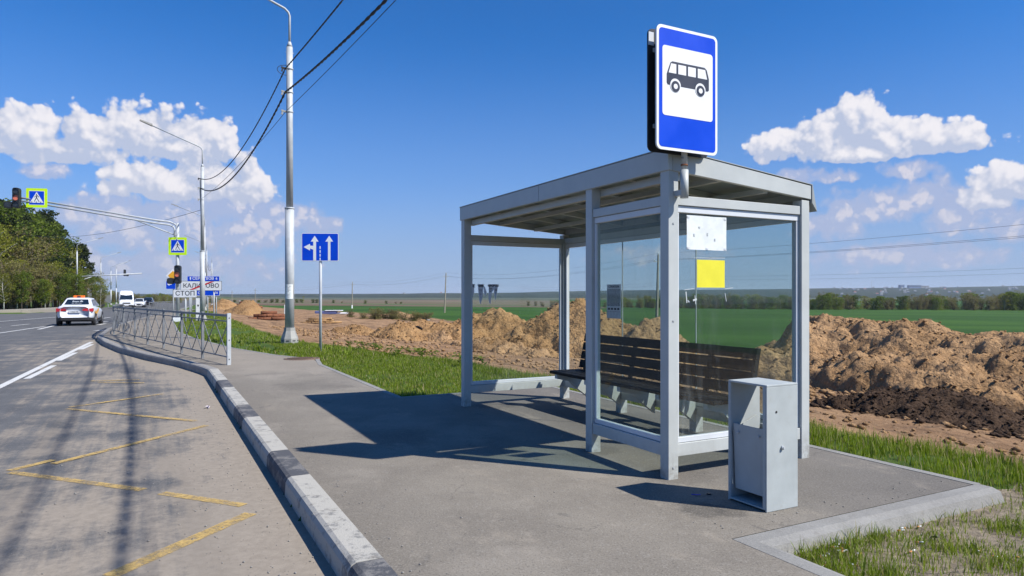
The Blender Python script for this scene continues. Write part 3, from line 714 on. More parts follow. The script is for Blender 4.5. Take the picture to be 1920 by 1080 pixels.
cl = sample(700, 4.6, 9.8, 10.6, 13.8, .02, .10); scatter('dark_clods', 'dark clods around the topsoil heap', M['topsoil'], cl)
gv = RNG.uniform(0, 1, (1500, 2)); S = gv[:, 0] ** 1.3 * 12 + 2.2; O = np.abs(RNG.normal(0, .8, 1500)); x, y = W(S, K(S) - .03 - O)
sz = .003 + .009 * RNG.uniform(0, 1, 1500) ** 4
scatter('gravel', 'small stones and grit lying on the dusty lay-by', M['kerb'], np.stack([x, y, -.148 + 0 * x, sz], -1))
S = np.concatenate([RNG.uniform(2.5, 12, 260), RNG.uniform(3.05, 9.2, 240), RNG.uniform(3.05, 3.3, 90)]); N = np.concatenate([1.14 + np.abs(RNG.normal(0, .14, 260)), RNG.uniform(1.3, 5.5, 240), RNG.uniform(3.1, 5.5, 90)])
x, y = W(S, N); sz = .0025 + .007 * RNG.uniform(0, 1, len(S)) ** 4
scatter('grit', 'grit and tiny stones scattered over the pavement', M['kerb'], np.stack([x, y, 0 * x, sz], -1))
# ------------------------------------------------------------------ glass
def make_glass(name, tint, dirt, rough=.0):
    m, k, bs, out = new_mat(name); oc = k.n('ShaderNodeTexCoord').outputs['Object']
    tr = k.n('ShaderNodeBsdfTransparent'); tr.inputs[0].default_value = (*tint, 1)
    gl = k.n('ShaderNodeBsdfGlossy'); gl.inputs['Roughness'].default_value = rough; gl.inputs[0].default_value = (.92, 1, .98, 1)
    fr = k.n('ShaderNodeFresnel'); fr.inputs[0].default_value = 1.42
    mx = k.n('ShaderNodeMixShader'); k.put(mx.inputs[0], k.m('MULTIPLY', k.m('MINIMUM', fr.outputs[0], .9), k.m('SUBTRACT', 1., k.n('ShaderNodeNewGeometry').outputs['Backfacing']))); k.t.links.new(tr.outputs[0], mx.inputs[1]); k.t.links.new(gl.outputs[0], mx.inputs[2])
    bs.inputs['Base Color'].default_value = (.42, .45, .47, 1); bs.inputs['Roughness'].default_value = .9
    z = k.sep(oc)[2]
    streak = k.noise(k.v('MULTIPLY', oc, (9., 9., 1.2)), 1., 6., .7)
    d = k.m('MULTIPLY', k.ss(k.noise(oc, 26., 7., .75), .54, .72), .5)
    d = k.m('ADD', d, k.m('MULTIPLY', k.ss(streak, .52, .72), .35))
    low = k.ss(z, 1.0, .2, .6, 2.0)
    d = k.m('MULTIPLY', k.m('MULTIPLY', k.m('ADD', d, .10), low), dirt, clamp=True)
    m2 = k.n('ShaderNodeMixShader'); k.put(m2.inputs[0], d); k.t.links.new(mx.outputs[0], m2.inputs[1]); k.t.links.new(bs.outputs[0], m2.inputs[2])
    k.t.links.new(m2.outputs[0], out.inputs[0]); return m
M['glass'] = make_glass('dusty_greenish_glass', (.835, .88, .86), .12)
M['glass_clear'] = make_glass('cleaner_glass', (.93, .955, .95), .08)

def lettering(text, size, loc, mat, parent, depth=.002, align='CENTER', wide=1., bold=0., name='lettering', ry=0):
    """text standing upright, read from the -y side"""
    cu = bpy.data.curves.new('t', 'FONT'); cu.body = text; cu.size = size; cu.extrude = depth / 2; cu.align_x = align; cu.align_y = 'CENTER'; cu.offset = bold
    cu.resolution_u = 3
    to = bpy.data.objects.new('t', cu); COL.objects.link(to); bpy.context.view_layer.update()
    me = bpy.data.meshes.new_from_object(to.evaluated_get(bpy.context.evaluated_depsgraph_get()))
    bpy.data.objects.remove(to); bpy.data.curves.remove(cu)
    me.transform(Matrix.Diagonal((wide, 1, 1, 1))); me.transform(Matrix.Rotation(R(90), 4, 'X')); me.transform(Matrix.Rotation(ry, 4, 'Z'))
    me.materials.clear(); me.materials.append(mat); me.name = name
    o = bpy.data.objects.new(name, me); COL.objects.link(o); o.parent = parent; o.location = loc; return o

# ------------------------------------------------------------------ bus shelter (local x = across, y = along the kerb)
S0, N0, LN, DP, PW = 4.18, 3.58, 4.09, 1.62, .10
t = thing('bus_shelter', 'grey steel and glass bus shelter standing on the pavement', 'bus shelter', (*W(S0, N0), 0), TH)
SH = t
def post(x, y, z1, y2=None): 
    mb = MB(); mb.box(x, x + PW, y, y + PW, -.02, z1); return mb.build('post', M['shelter'], t, bevel=.004)
ZF, ZB = 2.605, 2.43
post(0, 0, 2.45); post(0, 1.065, 2.45); post(0, LN - PW, 2.45)
post(DP - PW, 0, 2.30); post(DP - PW, LN - PW, 2.30)
for y in (1.34, 2.66):
    mb = MB(); mb.box(DP - PW, DP, y, y + PW, -.02, .17); mb.build('foot', M['shelter'], t, bevel=.003)
# rails between the posts
def rail(x0, x1, y0, y1, z0, z1, mat='shelter', name='rail'):
    mb = MB(); mb.box(x0, x1, y0, y1, z0, z1); return mb.build(name, M[mat], t, bevel=.003)
i = .003
rail(.012, .088, PW + i, 1.065 - i, .17, .27); rail(.012, .088, PW + i, 1.065 - i, 2.17, 2.245)          # front short bay
rail(PW + i, DP - PW - i, .012, .088, .17, .27); rail(PW + i, DP - PW - i, .012, .088, 2.17, 2.245)      # near end
rail(PW + i, DP - PW - i, LN - .088, LN - .012, .17, .27); rail(PW + i, DP - PW - i, LN - .088, LN - .012, 2.17, 2.245)  # far end
rail(DP - .088, DP - .012, PW + i, LN - PW - i, .17, .27); rail(DP - .088, DP - .012, PW + i, LN - PW - i, 2.17, 2.245)  # back
# bright glazing trims
def trims(ax, a0, a1, c):
    for z0, z1 in ((.273, .315), (2.115, 2.167)):
        rail(*((c - .022, c + .022, a0, a1) if ax == 'y' else (a0, a1, c - .022, c + .022)), z0, z1, 'trim', 'glazing_trim')
    for q in (a0, a1 - .03):
        rail(*((c - .02, c + .02, q, q + .03) if ax == 'y' else (q, q + .03, c - .02, c + .02)), .318, 2.112, 'trim', 'glazing_trim')
trims('y', PW + i, 1.065 - i, .05); trims('x', PW + i, DP - PW - i, .05)
trims('x', PW + i, DP - PW - i, LN - .05); trims('y', PW + i, LN - PW - i, DP - .05)
def pane(x0, x1, y0, y1, mat='glass'):
    mb = MB(); mb.box(x0, x1, y0, y1, .318, 2.112); return mb.build('glass_pane', M[mat], t)
pane(.046, .054, PW + .036, 1.065 - .036); pane(PW + .036, DP - PW - .036, .046, .054)
pane(PW + .036, DP - PW - .036, LN - .054, LN - .046, 'glass_clear')
yb = [PW + .036, 1.39, 2.69, LN - PW - .036]
for a, b in zip(yb, yb[1:]): pane(DP - .054, DP - .046, a + .004, b - .004, 'glass_clear')
for y in yb[1:3]:
    mb = MB(); mb.box(DP - .056, DP - .044, y - .004, y + .004, .318, 2.112); mb.build('glass_joint', M['galv'], t)
# roof: fascias all round, ceiling sheet and purlins; falls towards the back
def zt(x): return ZF + (ZB - ZF) * (x / DP)
mb = MB(); mb.box(-.015, .03, -.012, LN + .012, 2.435, ZF); mb.build('front_fascia', M['shelter'], t, bevel=.004)
mb = MB(); mb.box(-.0175, -.0145, 2.02, 2.024, 2.437, ZF - .003); mb.build('fascia_joint', M['soffit'], t)
for y0, y1 in ((-.012, .03), (LN - .03, LN + .012)):
    mb = MB(); mb.hexa([(.032, y0, 2.435), (DP + .01, y0, 2.31), (DP + .01, y1, 2.31), (.032, y1, 2.435), (.032, y0, zt(.032)), (DP + .01, y0, zt(DP)), (DP + .01, y1, zt(DP)), (.032, y1, zt(.032))])
    mb.build('side_fascia', M['shelter'], t, bevel=.003)
mb = MB(); mb.box(DP - .03, DP + .009, .032, LN - .032, 2.31, ZB - .003); mb.build('back_fascia', M['shelter'], t)
mb = MB(); mb.hexa([(DP + .012, -.02, 2.28), (DP + .075, -.02, 2.205), (DP + .075, LN + .02, 2.205), (DP + .012, LN + .02, 2.28), (DP + .012, -.02, ZB + .006), (DP + .02, -.02, ZB + .008), (DP + .02, LN + .02, ZB + .008), (DP + .012, LN + .02, ZB + .006)])
mb.build('gutter_flap', M['soffit'], t)
mb = MB(); mb.hexa([(.032, .032, zt(0) - .055), (DP - .032, .032, zt(DP) - .055), (DP - .032, LN - .032, zt(DP) - .055), (.032, LN - .032, zt(0) - .055), (.032, .032, zt(0) - .02), (DP - .032, .032, zt(DP) - .02), (DP - .032, LN - .032, zt(DP) - .02), (.032, LN - .032, zt(0) - .02)])
mb.build('roof_sheet', M['soffit'], t)
mb = MB(); mb.hexa([(-.02, -.018, ZF + .003), (DP + .02, -.018, ZB + .009), (DP + .02, LN + .018, ZB + .009), (-.02, LN + .018, ZF + .003), (-.02, -.018, ZF + .009), (DP + .02, -.018, ZB + .015), (DP + .02, LN + .018, ZB + .015), (-.02, LN + .018, ZF + .009)])
mb.build('roof_cover', M['soffit'], t)
for q in range(5):
    y = .70 + q * .67
    mb = MB(); mb.hexa([(.033, y, zt(0) - .115), (DP - .034, y, zt(DP) - .112), (DP - .034, y + .05, zt(DP) - .112), (.033, y + .05, zt(0) - .115), (.033, y, zt(0) - .058), (DP - .034, y, zt(DP) - .058), (DP - .034, y + .05, zt(DP) - .058), (.033, y + .05, zt(0) - .058)])
    mb.build('purlin', M['shelter'], t)
for x in (.55, 1.08):
    mb = MB(); mb.box(x, x + .05, .034, LN - .034, zt(x) - .152, zt(x) - .108); mb.build('purlin', M['shelter'], t)
mb = MB(); mb.box(.10, .16, .034, LN - .034, 2.37, 2.432); mb.build('purlin', M['shelter'], t)
# bolts on the near post
for z in (.09, 1.25, 2.02):
    mb = MB(); mb.tube([(.05, -.006, z), (.05, .001, z)], .008, 8); mb.build('bolt', M['galv'], t)
# sign bracket welded on the near post
mb = MB(); mb.box(.052, .098, -.085, -.002, 2.23, 2.275); mb.build('sign_bracket', M['shelter'], t, bevel=.003)
mb = MB(); mb.tube([(.085, -.085, 2.21), (.085, -.085, 2.43)], .032, 16); mb.build('sign_socket', M['shelter'], t)

# bench inside the shelter, hung on the back rail
b = thing('bench', 'long dark slatted wooden bench with backrest inside the bus shelter', 'bench', (*W(S0, N0), 0), TH)
B0, B1 = .54, 3.50
for q in range(4):
    y0 = DP - .62 + q * .118
    mb = MB(); mb.box(y0, y0 + .106, B0, B1, .432, .470); mb.build('seat_slat', M['wood'], b, bevel=.004)
for q in range(4):
    z0 = .492 + q * .115; x0 = DP - .165 + q * .026
    mb = MB(); mb.hexa([(x0, B0, z0), (x0 + .035, B0, z0 - .004), (x0 + .035, B1, z0 - .004), (x0, B1, z0), (x0 + .024, B0, z0 + .103), (x0 + .059, B0, z0 + .099), (x0 + .059, B1, z0 + .099), (x0 + .024, B1, z0 + .103)])
    mb.build('back_slat', M['wood'], b, bevel=.003)
for y in (B0 + .02, 1.16, 1.80, 2.44, B1 - .08):
    mb = MB(); mb.hexa([(DP - .125, y, .40), (DP - .10, y, .40), (DP - .10, y + .06, .40), (DP - .125, y + .06, .40), (DP - .022 + .005, y, .935), (DP + .008 + .005, y, .935), (DP + .013, y + .06, .935), (DP - .017, y + .06, .935)])
    mb.build('back_support', M['wood'], b)
for y in (B0 + .10, 1.34, 2.0, 2.66, B1 - .16):
    mb = MB(); prof = [(DP - .105, .10), (DP - .105, .34), (DP - .09, .34), (DP - .09, .43), (DP - .60, .43), (DP - .60, .375), (DP - .40, .33), (DP - .30, .24)]
    aa = [mb.pt((x, y, z)) for x, z in prof]; bb = [mb.pt((x, y + .06, z)) for x, z in prof]
    mb.face(aa); mb.face(bb[::-1])
    for j in range(len(prof)): mb.face((aa[j], bb[j], bb[(j + 1) % len(prof)], aa[(j + 1) % len(prof)]))
    mb.build('bracket', M['shelter'], b)

M['paper_stain'] = pbr('water_stained_paper', (.50, .54, .56), .8); M['tape'] = pbr('old_clear_tape', (.52, .56, .57), .5)
# papers stuck to the glass
def sheet(name, label, cat, x0, x1, z0, z1, y, mat, yplane=True, group=None):
    g = thing(name, label, cat, (*W(S0, N0), 0), TH, group)
    mb = MB(); n_ = 6
    for a in range(n_):
        for c_ in range(n_):
            def f(u, v):
                w = .0015 * math.sin(u * 5 + v * 3)
                return (x0 + (x1 - x0) * u, y - abs(w), z0 + (z1 - z0) * v) if yplane else (y + abs(w), x0 + (x1 - x0) * u, z0 + (z1 - z0) * v)
            u0, u1, v0, v1 = a / n_, (a + 1) / n_, c_ / n_, (c_ + 1) / n_
            q = [f(u0, v0), f(u1, v0), f(u1, v1), f(u0, v1)]
            mb.poly(q if yplane else q[::-1])
    mb.build('paper', mat, g); return g
g = sheet('notice', 'blank white notice taped high on the near end glass', 'notice', .224, .655, 1.822, 2.10, .042, M['paper'])
for q, (x, z) in enumerate([(.24, 1.835), (.44, 1.834), (.64, 1.835), (.24, 2.085), (.64, 2.085)]):
    mb = MB(); mb.box(x - .012, x + .012, .0375, .0395, z - .008, z + .008); mb.build('tape', M['trim'], g)
for (x, z, w, h) in [(.295, 1.93, .014, .022), (.35, 2.0, .016, .012), (.44, 1.94, .012, .024), (.52, 1.90, .014, .02)]:
    mb = MB(); mb.box(x, x + w, .0375, .0395, z, z + h); mb.build('stain', M['paper_stain'], g)
sheet('yellow_notice', 'plain yellow paper sheet stuck on the near end glass', 'notice', .332, .637, 1.515, 1.742, .042, M['yellow'])
g = thing('tape_remains', 'torn strips of clear tape below the yellow sheet', 'tape remains', (*W(S0, N0), 0), TH)
mb = MB()
for (x0, z0, x1, z1, w) in [(.20, 1.495, .30, 1.507, .008), (.215, 1.48, .225, 1.39, .016), (.235, 1.41, .25, 1.395, .014), (.29, 1.41, .33, 1.42, .024), (.31, 1.45, .318, 1.38, .010), (.64, 1.505, .73, 1.515, .008), (.64, 1.47, .655, 1.40, .008), (.30, 1.755, .64, 1.762, .006)]:
    mb = MB(); mb.bar((x0, .041, z0), (x1, .041, z1), w * .6, .002, up=(0, 1, 0)); mb.build('strip', M['tape'], g)
def flyer(name, label, base_loc, rz, w, h, head, group=None):
    g = thing(name, label, 'flyer', base_loc, rz, group)
    mb = MB(); mb.plate([(-w / 2, 0), (w / 2, 0), (w / 2, h), (-w / 2, h)], -.001, 0); mb.build('paper', M['flyer'], g)
    lettering(head, h * .085, (0, -.002, h * .93), M['ink'], g, .0006, bold=.002)
    mb = MB(); rr = random.Random(5)
    z = h * .86
    while z > h * .36:
        x = -w * .45
        while x < w * .42:
            l = rr.uniform(.04, .16) * w; mb.box(x, min(x + l, w * .45), -.0022, -.0014, z - h * .018, z); x += l + .02 * w
        z -= h * .034
    for q in range(4): mb.box(-w * .42 + q * w * .22, -w * .42 + q * w * .22 + w * .15, -.0022, -.0014, h * .25, h * .31)
    mb.build('small_print', M['ink'], g)
    mb = MB()
    for q in range(9): mb.box(-w * .46 + q * w * .105, -w * .46 + q * w * .105 + .002, -.0022, -.0014, 0, h * .2)
    mb.box(-w * .47, w * .47, -.0022, -.0014, h * .2, h * .206); mb.build('tear_strips', M['ink'], g)
    return g
# outside face of the back glass is read from the front (-x side): turn by -90 deg
def at_shelter(x, y, z): X, Y = W(S0 + y, N0 + x); return (X, Y, z)
flyer('flyer', 'tall grey flyer of small print on the back glass above the bench', at_shelter(DP - .0565, 2.86, 1.16), TH - R(90), .30, .43, 'СТРОИТЕЛИ')
# torn remains of two adverts on the far end glass
g = thing('torn_flyer', 'torn remains of a paper advert on the left end glass', 'torn flyer', (*W(S0, N0), 0), TH, None)
yy = LN - .0555
def shard(pts): mb = MB(); mb.plate(pts, yy - .001, yy); return mb.build('paper', M['flyer'], g)
shard([(.135, 1.42), (.165, 1.50), (.16, 1.60), (.125, 1.60), (.11, 1.52), (.105, 1.41), (.118, 1.36)])
shard([(.255, 1.33), (.285, 1.44), (.30, 1.60), (.215, 1.60), (.225, 1.48), (.24, 1.38)])
shard([(.30, 1.50), (.33, 1.44), (.345, 1.50), (.32, 1.56), (.30, 1.58)])
lettering('ПЕ', .052, (.142, yy - .0025, 1.575), M['ink'], g, .0006, bold=.002)
lettering('ЧИК', .045, (.258, yy - .0025, 1.575), M['ink'], g, .0006, bold=.002)
for q in range(9): mb = MB(); mb.box(.23 + q * .003, .285 - q * .003, yy - .002, yy - .0015, 1.53 - q * .018, 1.535 - q * .018); mb.build('print_line', M['ink'], g)
g = thing('torn_flyer', 'torn roofing advert, the right of two on the left end glass', 'torn flyer', (*W(S0, N0), 0), TH, None)
shard([(.40, 1.33), (.41, 1.45), (.43, 1.50), (.445, 1.53), (.46, 1.46), (.475, 1.38), (.49, 1.46), (.505, 1.52), (.51, 1.60), (.375, 1.60), (.375, 1.40), (.385, 1.35)])
lettering('КРОВЛЯ', .040, (.443, yy - .0025, 1.578), M['ink'], g, .0006, bold=.002)
for x, z, w in [(.38, 1.54, .045), (.385, 1.52, .04), (.465, 1.53, .035), (.47, 1.51, .03), (.385, 1.50, .03), (.47, 1.48, .025)]: mb = MB(); mb.box(x, x + w, yy - .002, yy - .0015, z, z + .008); mb.build('print_line', M['ink'], g)

# ------------------------------------------------------------------ bus stop sign on the shelter's near post
t = thing('bus_stop_sign', 'blue bus stop sign with a black bus on white, fixed above the shelter corner', 'bus stop sign', (*W(4.095, 3.665), 2.26), TH)
mb = MB(); mb.tube([(0, 0, .10), (0, 0, 1.16)], .024, 14); mb.build('pole', M['shelter'], t)
mb = MB(); mb.tube([(0, 0, .20), (0, 0, .212)], .028, 14); mb.build('clamp', M['rust'], t)
mb = MB(); mb.tube([(-.04, -.01, .26), (.04, -.01, .26)], .007, 6); mb.build('clamp_bolt', M['skirt'], t)
BX, BZ0, BZ1 = .305, .293, 1.235; off = -.02
def board(yf, sgn):
    mb = MB(); mb.plate(rrect(-BX + off, BX + off, BZ0, BZ1, .045), min(yf, yf + .004 * sgn), max(yf, yf + .004 * sgn)); return mb.build('sign_board', M['white'], t)
board(-.062, 1); 
mb = MB(); mb.plate(rrect(-BX + .022 + off, BX - .022 + off, BZ0 + .022, BZ1 - .022, .03), -.0635, -.0622); mb.build('blue_field', M['blue'], t)
mb = MB(); mb.plate(rrect(-.252 + off, .252 + off, BZ0 + .262, BZ1 - .152, .025), -.0652, -.0637); mb.build('white_field', M['white'], t)
# pictogram
bz = BZ0 + .475; bx0 = -.212 + off; bx1 = .212 + off; y = -.0655
mb = MB(); mb.plate([(bx0, bz + .035), (bx0 + .01, bz + .02), (bx1 - .012, bz + .02), (bx1, bz + .03), (bx1, bz + .118), (bx1 - .022, bz + .186), (bx1 - .045, bz + .202), (bx0 + .055, bz + .202), (bx0 + .036, bz + .19), (bx0, bz + .10)], y - .0012, y); mb.build('bus_pictogram', M['navy'], t)
w = MB(); y2 = y - .0014
for (a, c_, e, f) in [(bx0 + .018, bx0 + .092, .024, 0), (bx0 + .112, bx0 + .190, 0, 0), (bx0 + .210, bx0 + .288, 0, 0), (bx0 + .308, bx1 - .020, 0, .020)]:
    z0, z1 = bz + .112, bz + .184
    w.plate([(a, z0), (c_, z0), (c_ - f, z1), (a + e, z1)], y2 - .001, y2)
w.plate(disc(bx0 + .085, bz + .022, .052, 24), y2 - .001, y2); w.plate(disc(bx1 - .088, bz + .022, .052, 24), y2 - .001, y2)
w.build('pictogram_window', M['white'], t)
y3 = y2 - .0013
for cx in (bx0 + .085, bx1 - .088): w = MB(); w.plate(disc(cx, bz + .014, .042, 24), y3 - .001, y3); w.build('pictogram_wheel', M['navy'], t)
y4 = y3 - .0012
for cx in (bx0 + .085, bx1 - .088): w = MB(); w.plate(disc(cx, bz + .014, .020, 20), y4 - .001, y4); w.build('pictogram_hub', M['white'], t)
# second board, facing the other way, with its dark folded rim
mb = MB(); mb.plate(rrect(-BX + off, BX + off, BZ0, BZ1, .045), .040, .052); mb.build('rear_board', M['black'], t)
mb = MB(); mb.plate(rrect(-BX + .004 + off, BX - .004 + off, BZ0 + .004, BZ1 - .004, .045), -.058, -.040); mb.build('board_rim', M['trim'], t)
mb = MB(); mb.box(-BX + off + .002, -BX + off + .05, .032, .039, BZ1 - .13, BZ1 - .03); mb.build('tab', M['trim'], t)
for z in (BZ0 + .18, BZ1 - .18):
    mb = MB(); mb.box(-.26 + off, .26 + off, -.0385, -.026, z, z + .03); mb.box(-.26 + off, .26 + off, .026, .0385, z, z + .03); mb.build('mounting_rail', M['galv'], t)

# ------------------------------------------------------------------ litter bin: open steel sleeve with a tipping bucket
t = thing('litter_bin', 'grey sheet steel litter bin with open front beside the shelter', 'litter bin', (*W(3.245, 3.62), 0), TH)
bw, bl, bh = .30, .345, .838
mb = MB(); mb.box(0, bw, 0, .012, 0, bh - .003); mb.build('side_panel', M['bin'], t, bevel=.002)
mb = MB(); mb.box(0, bw, bl - .012, bl, 0, bh - .003); mb.build('side_panel', M['bin'], t, bevel=.002)
mb = MB(); mb.box(0, bw, 0, bl, bh - .002, bh + .012); mb.build('top_panel', M['bin'], t, bevel=.003)
mb = MB(); mb.box(0, bw, .0125, bl - .0125, .012, .022); mb.build('base_panel', M['bin'], t)
mb = MB(); mb.box(bw - .012, bw - .002, .0125, bl - .0125, .022, .52); mb.build('rear_panel', M['bin'], t)
mb = MB(); mb.box(0, .018, .0125, .034, .0225, bh - .003); mb.box(0, .018, bl - .022, bl - .0125, .0225, bh - .003); mb.build('front_flange', M['bin'], t)
mb = MB(); x0 = .020
mb.hexa([(x0 + .018, .030, .085), (x0 + .028, .030, .085), (x0 + .028, bl - .03, .085), (x0 + .018, bl - .03, .085), (x0 + .0, .030, .545), (x0 + .01, .030, .545), (x0 + .01, bl - .03, .545), (x0 + .0, bl - .03, .545)])
mb.hexa([(x0 + .04, .030, .085), (bw - .06, .030, .085), (bw - .06, .036, .085), (x0 + .04, .036, .085), (x0 - .005, .030, .50), (bw - .02, .030, .60), (bw - .02, .036, .60), (x0 - .005, .036, .50)])
mb.hexa([(x0 + .04, bl - .036, .085), (bw - .06, bl - .036, .085), (bw - .06, bl - .03, .085), (x0 + .04, bl - .03, .085), (x0 - .005, bl - .036, .50), (bw - .02, bl - .036, .60), (bw - .02, bl - .03, .60), (x0 - .005, bl - .03, .50)])
mb.box(x0 + .04, bw - .06, .036, bl - .036, .085, .092)
mb.build('bucket', M['bin'], t)
mb = MB(); mb.tube([(.145, -.014, .42), (.145, .0, .42)], .013, 12); mb.tube([(.145, -.02, .42), (.145, -.014, .42)], .008, 10); mb.build('pivot_bolt', M['galv'], t)
mb = MB(); mb.tube([(.09, -.003, .665), (.09, .001, .665)], .008, 10); mb.build('bolt_hole', M['black'], t)
for yq in (.08, bl - .08): mb = MB(); mb.tube([(.006, yq, .49), (.014, yq, .49)], .008, 8); mb.build('rivet', M['galv'], t)
# ------------------------------------------------------------------ lamp posts
def lamp_post(loc, label, rz=TH, jacket=True, group='lamp posts on the right of the road', arm=2.75, rise=1.25):
    t = thing('street_lamp', label, 'street lamp', loc, rz, group)
    mb = MB(); mb.lathe([(.27, -.3), (.27, .16), (.18, .40), (.17, .50)], 8, smooth=False)
    for j in range(8):
        a = 2 * math.pi * (j + .5) / 8; c, s = math.cos(a), math.sin(a)
        mb.bar((c * .249 - s * .05, s * .249 + c * .05, .09), (c * .249 + s * .05, s * .249 - c * .05, .09), .02, .025, m=1)
    mb.build('foot_cover', [M['skirt'], M['black']], t)
    mb = MB(); mb.tube([(0, 0, .3), (0, 0, 4.3)], [.145, .142], 18); mb.build('lower_pole', M['galv'], t)
    mb = MB(); mb.tube([(0, 0, 4.28), (0, 0, 4.33)], .152, 18); mb.build('collar', M['galv'], t)
    mb = MB(); mb.tube([(0, 0, 4.33), (0, 0, 9.45)], [.108, .098], 16); mb.build('upper_pole', M['galv'], t)
    mb = MB(); mb.tube([(0, 0, 9.45), (0, 0, 9.62)], [.098, .045], 12); mb.tube([(-.13, 0, 9.28), (.13, 0, 9.28)], .012, 6); mb.build('socket', M['galv'], t)
    mb = MB(); mb.tube([(0, 0, 9.45), (0, 0, 10.45), (-.04, 0, 10.56), (-.15, 0, 10.66), (-arm, 0, 10.66 + rise * .8)], .036, 10); mb.build('arm', M['galv'], t)
    z = 10.66 + rise * .8
    h = MB(); h.hexa([(-arm - .62, -.09, z + .20), (-arm + .05, -.14, z - .05), (-arm + .05, .14, z - .05), (-arm - .62, .09, z + .20), (-arm - .60, -.09, z + .27), (-arm + .05, -.13, z + .06), (-arm + .05, .13, z + .06), (-arm - .60, .09, z + .27)])
    h.build('lamp_head', M['skirt'], t)
    return t
LP = [((543, 645), 'lamp post with conical foot nearest the shelter, on the grass', 21.8), ((379.5, 604), 'lamp post in front of the white town-name sign', 41.7),
      ((383.5, 0), 'third lamp post of the row, its arm showing beside the town sign lamp post', 77), ((387.5, 0), 'fourth lamp post of the row, half hidden behind the second', 114), ((397, 0), 'farthest lamp post of the row, right of the second', 150)]
LPOS = []
for (px, lab, Y) in LP:
    x = (px[0] - 960) / 1280 * Y; z = Tz(x, Y); LPOS.append((x, Y, z))
t0 = lamp_post((*LPOS[0][:2], LPOS[0][2]), LP[0][1])
for q in range(1, 5):
    c = copy_tree(t0); c.location = LPOS[q]; c['label'] = LP[q][1]; c.rotation_euler.z = TH + [0, .02, -.08, -.1, -.12][q]
# flyer pasted on the near pole
X, Y, Z_ = LPOS[0]
g = thing('flyer', 'small white flyer pasted on the nearest lamp post', 'flyer', (X, Y, Z_), R(17))
mb = MB(); n_ = 8
for a in range(n_):
    t_a, t_b = [R(-90 - 55 + 100 * q / n_) for q in (a, a + 1)]
    mb.poly([(.148 * math.cos(t_a), .148 * math.sin(t_a), 1.42), (.148 * math.cos(t_b), .148 * math.sin(t_b), 1.42), (.148 * math.cos(t_b), .148 * math.sin(t_b), 1.88), (.148 * math.cos(t_a), .148 * math.sin(t_a), 1.88)])
mb.build('paper', M['paper'], g)
mb = MB()
for q in range(9):
    for (a0, a1) in ((-140, -118), (-114, -96), (-92, -70)):
        if (q * 3 + int(a0)) % 5 == 0: continue
        mb.poly([(.1495 * math.cos(R(a0)), .1495 * math.sin(R(a0)), 1.47 + q * .042), (.1495 * math.cos(R(a1)), .1495 * math.sin(R(a1)), 1.47 + q * .042), (.1495 * math.cos(R(a1)), .1495 * math.sin(R(a1)), 1.483 + q * .042 + (.02 if q > 7 else 0)), (.1495 * math.cos(R(a0)), .1495 * math.sin(R(a0)), 1.483 + q * .042 + (.02 if q > 7 else 0))])
mb.build('small_print', M['ink'], g)
# lamps on the far left of the road
for (px, Y, lab, sc) in [(144.4, 100, 'lamp post behind the taxi at the edge of the wood', 1.0), (189, 128, 'lamp post right of the diamond sign backs, before the wood', .98), (208, 158, 'thin lamp post just left of the white van', .95), (218, 178, 'farthest left lamp post, right above the white van', 1.1)]:
    x = (px - 960) / 1280 * Y
    if Y != 178: c = copy_tree(t0)
    else: c = copy_tree(t0)
    c.location = (x, Y, Tz(x, Y)); c.rotation_euler.z = TH + R(180) - .1; c['label'] = lab; c['group'] = 'lamp posts on the left of the road'; c.scale = (1, 1, sc * .88)

# ------------------------------------------------------------------ cables strung from lamp to lamp
def catenary(a, b, sag, n=28):
    a = Vector(a); b = Vector(b); return [a.lerp(b, i / n) - Vector((0, 0, sag * 4 * (i / n) * (1 - i / n))) for i in range(n + 1)]
def cable(name, label, pts, r, mat, twist=0, cat='cable', group=None, n=6):
    mb = MB()
    if twist:
        fine = []
        for a, b in zip(pts, pts[1:]):
            k_ = max(2, int((b - a).length / .14))
            fine += [a.lerp(b, i / k_) for i in range(k_)]
        fine.append(pts[-1]); d = 0
        for ph in (0, math.pi):
            q = []; d = 0
            for i, p in enumerate(fine):
                if i: d += (p - fine[i - 1]).length
                a = ph + d / twist * 2 * math.pi; dr = (fine[min(i + 1, len(fine) - 1)] - fine[max(0, i - 1)]).normalized()
                s_ = dr.cross(Vector((0, 0, 1))).normalized(); u = s_.cross(dr); q.append(p + (s_ * math.cos(a) + u * math.sin(a)) * r * .9)
            mb.tube(q, r, 5, caps=False)
    else: mb.tube(pts, r, n, caps=False)
    return tag(mb.build(name, mat), label, cat, group)
L0 = (W(-9.5, 4.95)[0], W(-9.5, 4.95)[1], 0.)
chain = [L0] + [(x, y, z) for x, y, z in LPOS]
hts = [[8.75, 8.75, 8.72, 8.7, 8.7, 8.7], [8.05, 8.0, 8.15, 8.1, 8.1, 8.1], [7.35, 7.38, 7.45, 7.4, 7.4, 7.4]]
nm = ['upper twisted black cable between the lamp posts', 'lower thick twisted black cable between the lamp posts', 'thin straight black cable, lowest of the three on the lamp posts']
for w_ in range(3):
    allp = []
    for q in range(5):
        a, b = chain[q], chain[q + 1]; off = -.13 if w_ < 2 else -.12
        pa = (a[0] + off * NX, a[1] + off * NY, a[2] + hts[w_][q]); pb = (b[0] + off * NX, b[1] + off * NY, b[2] + hts[w_][q + 1])
        sg = [(.45, .85, .30), (1.1, 1.2, .25), (.9, 1., .3), (.9, 1., .3), (.9, 1., .3)][q][w_]
        c = catenary(pa, pb, sg); allp += c if q == 0 else c[1:]
    cable('overhead_cable', nm[w_], allp, [.014, .020, .008][w_], M['wire'], twist=[.55, .7, 0][w_], group='cables strung between the lamp posts')
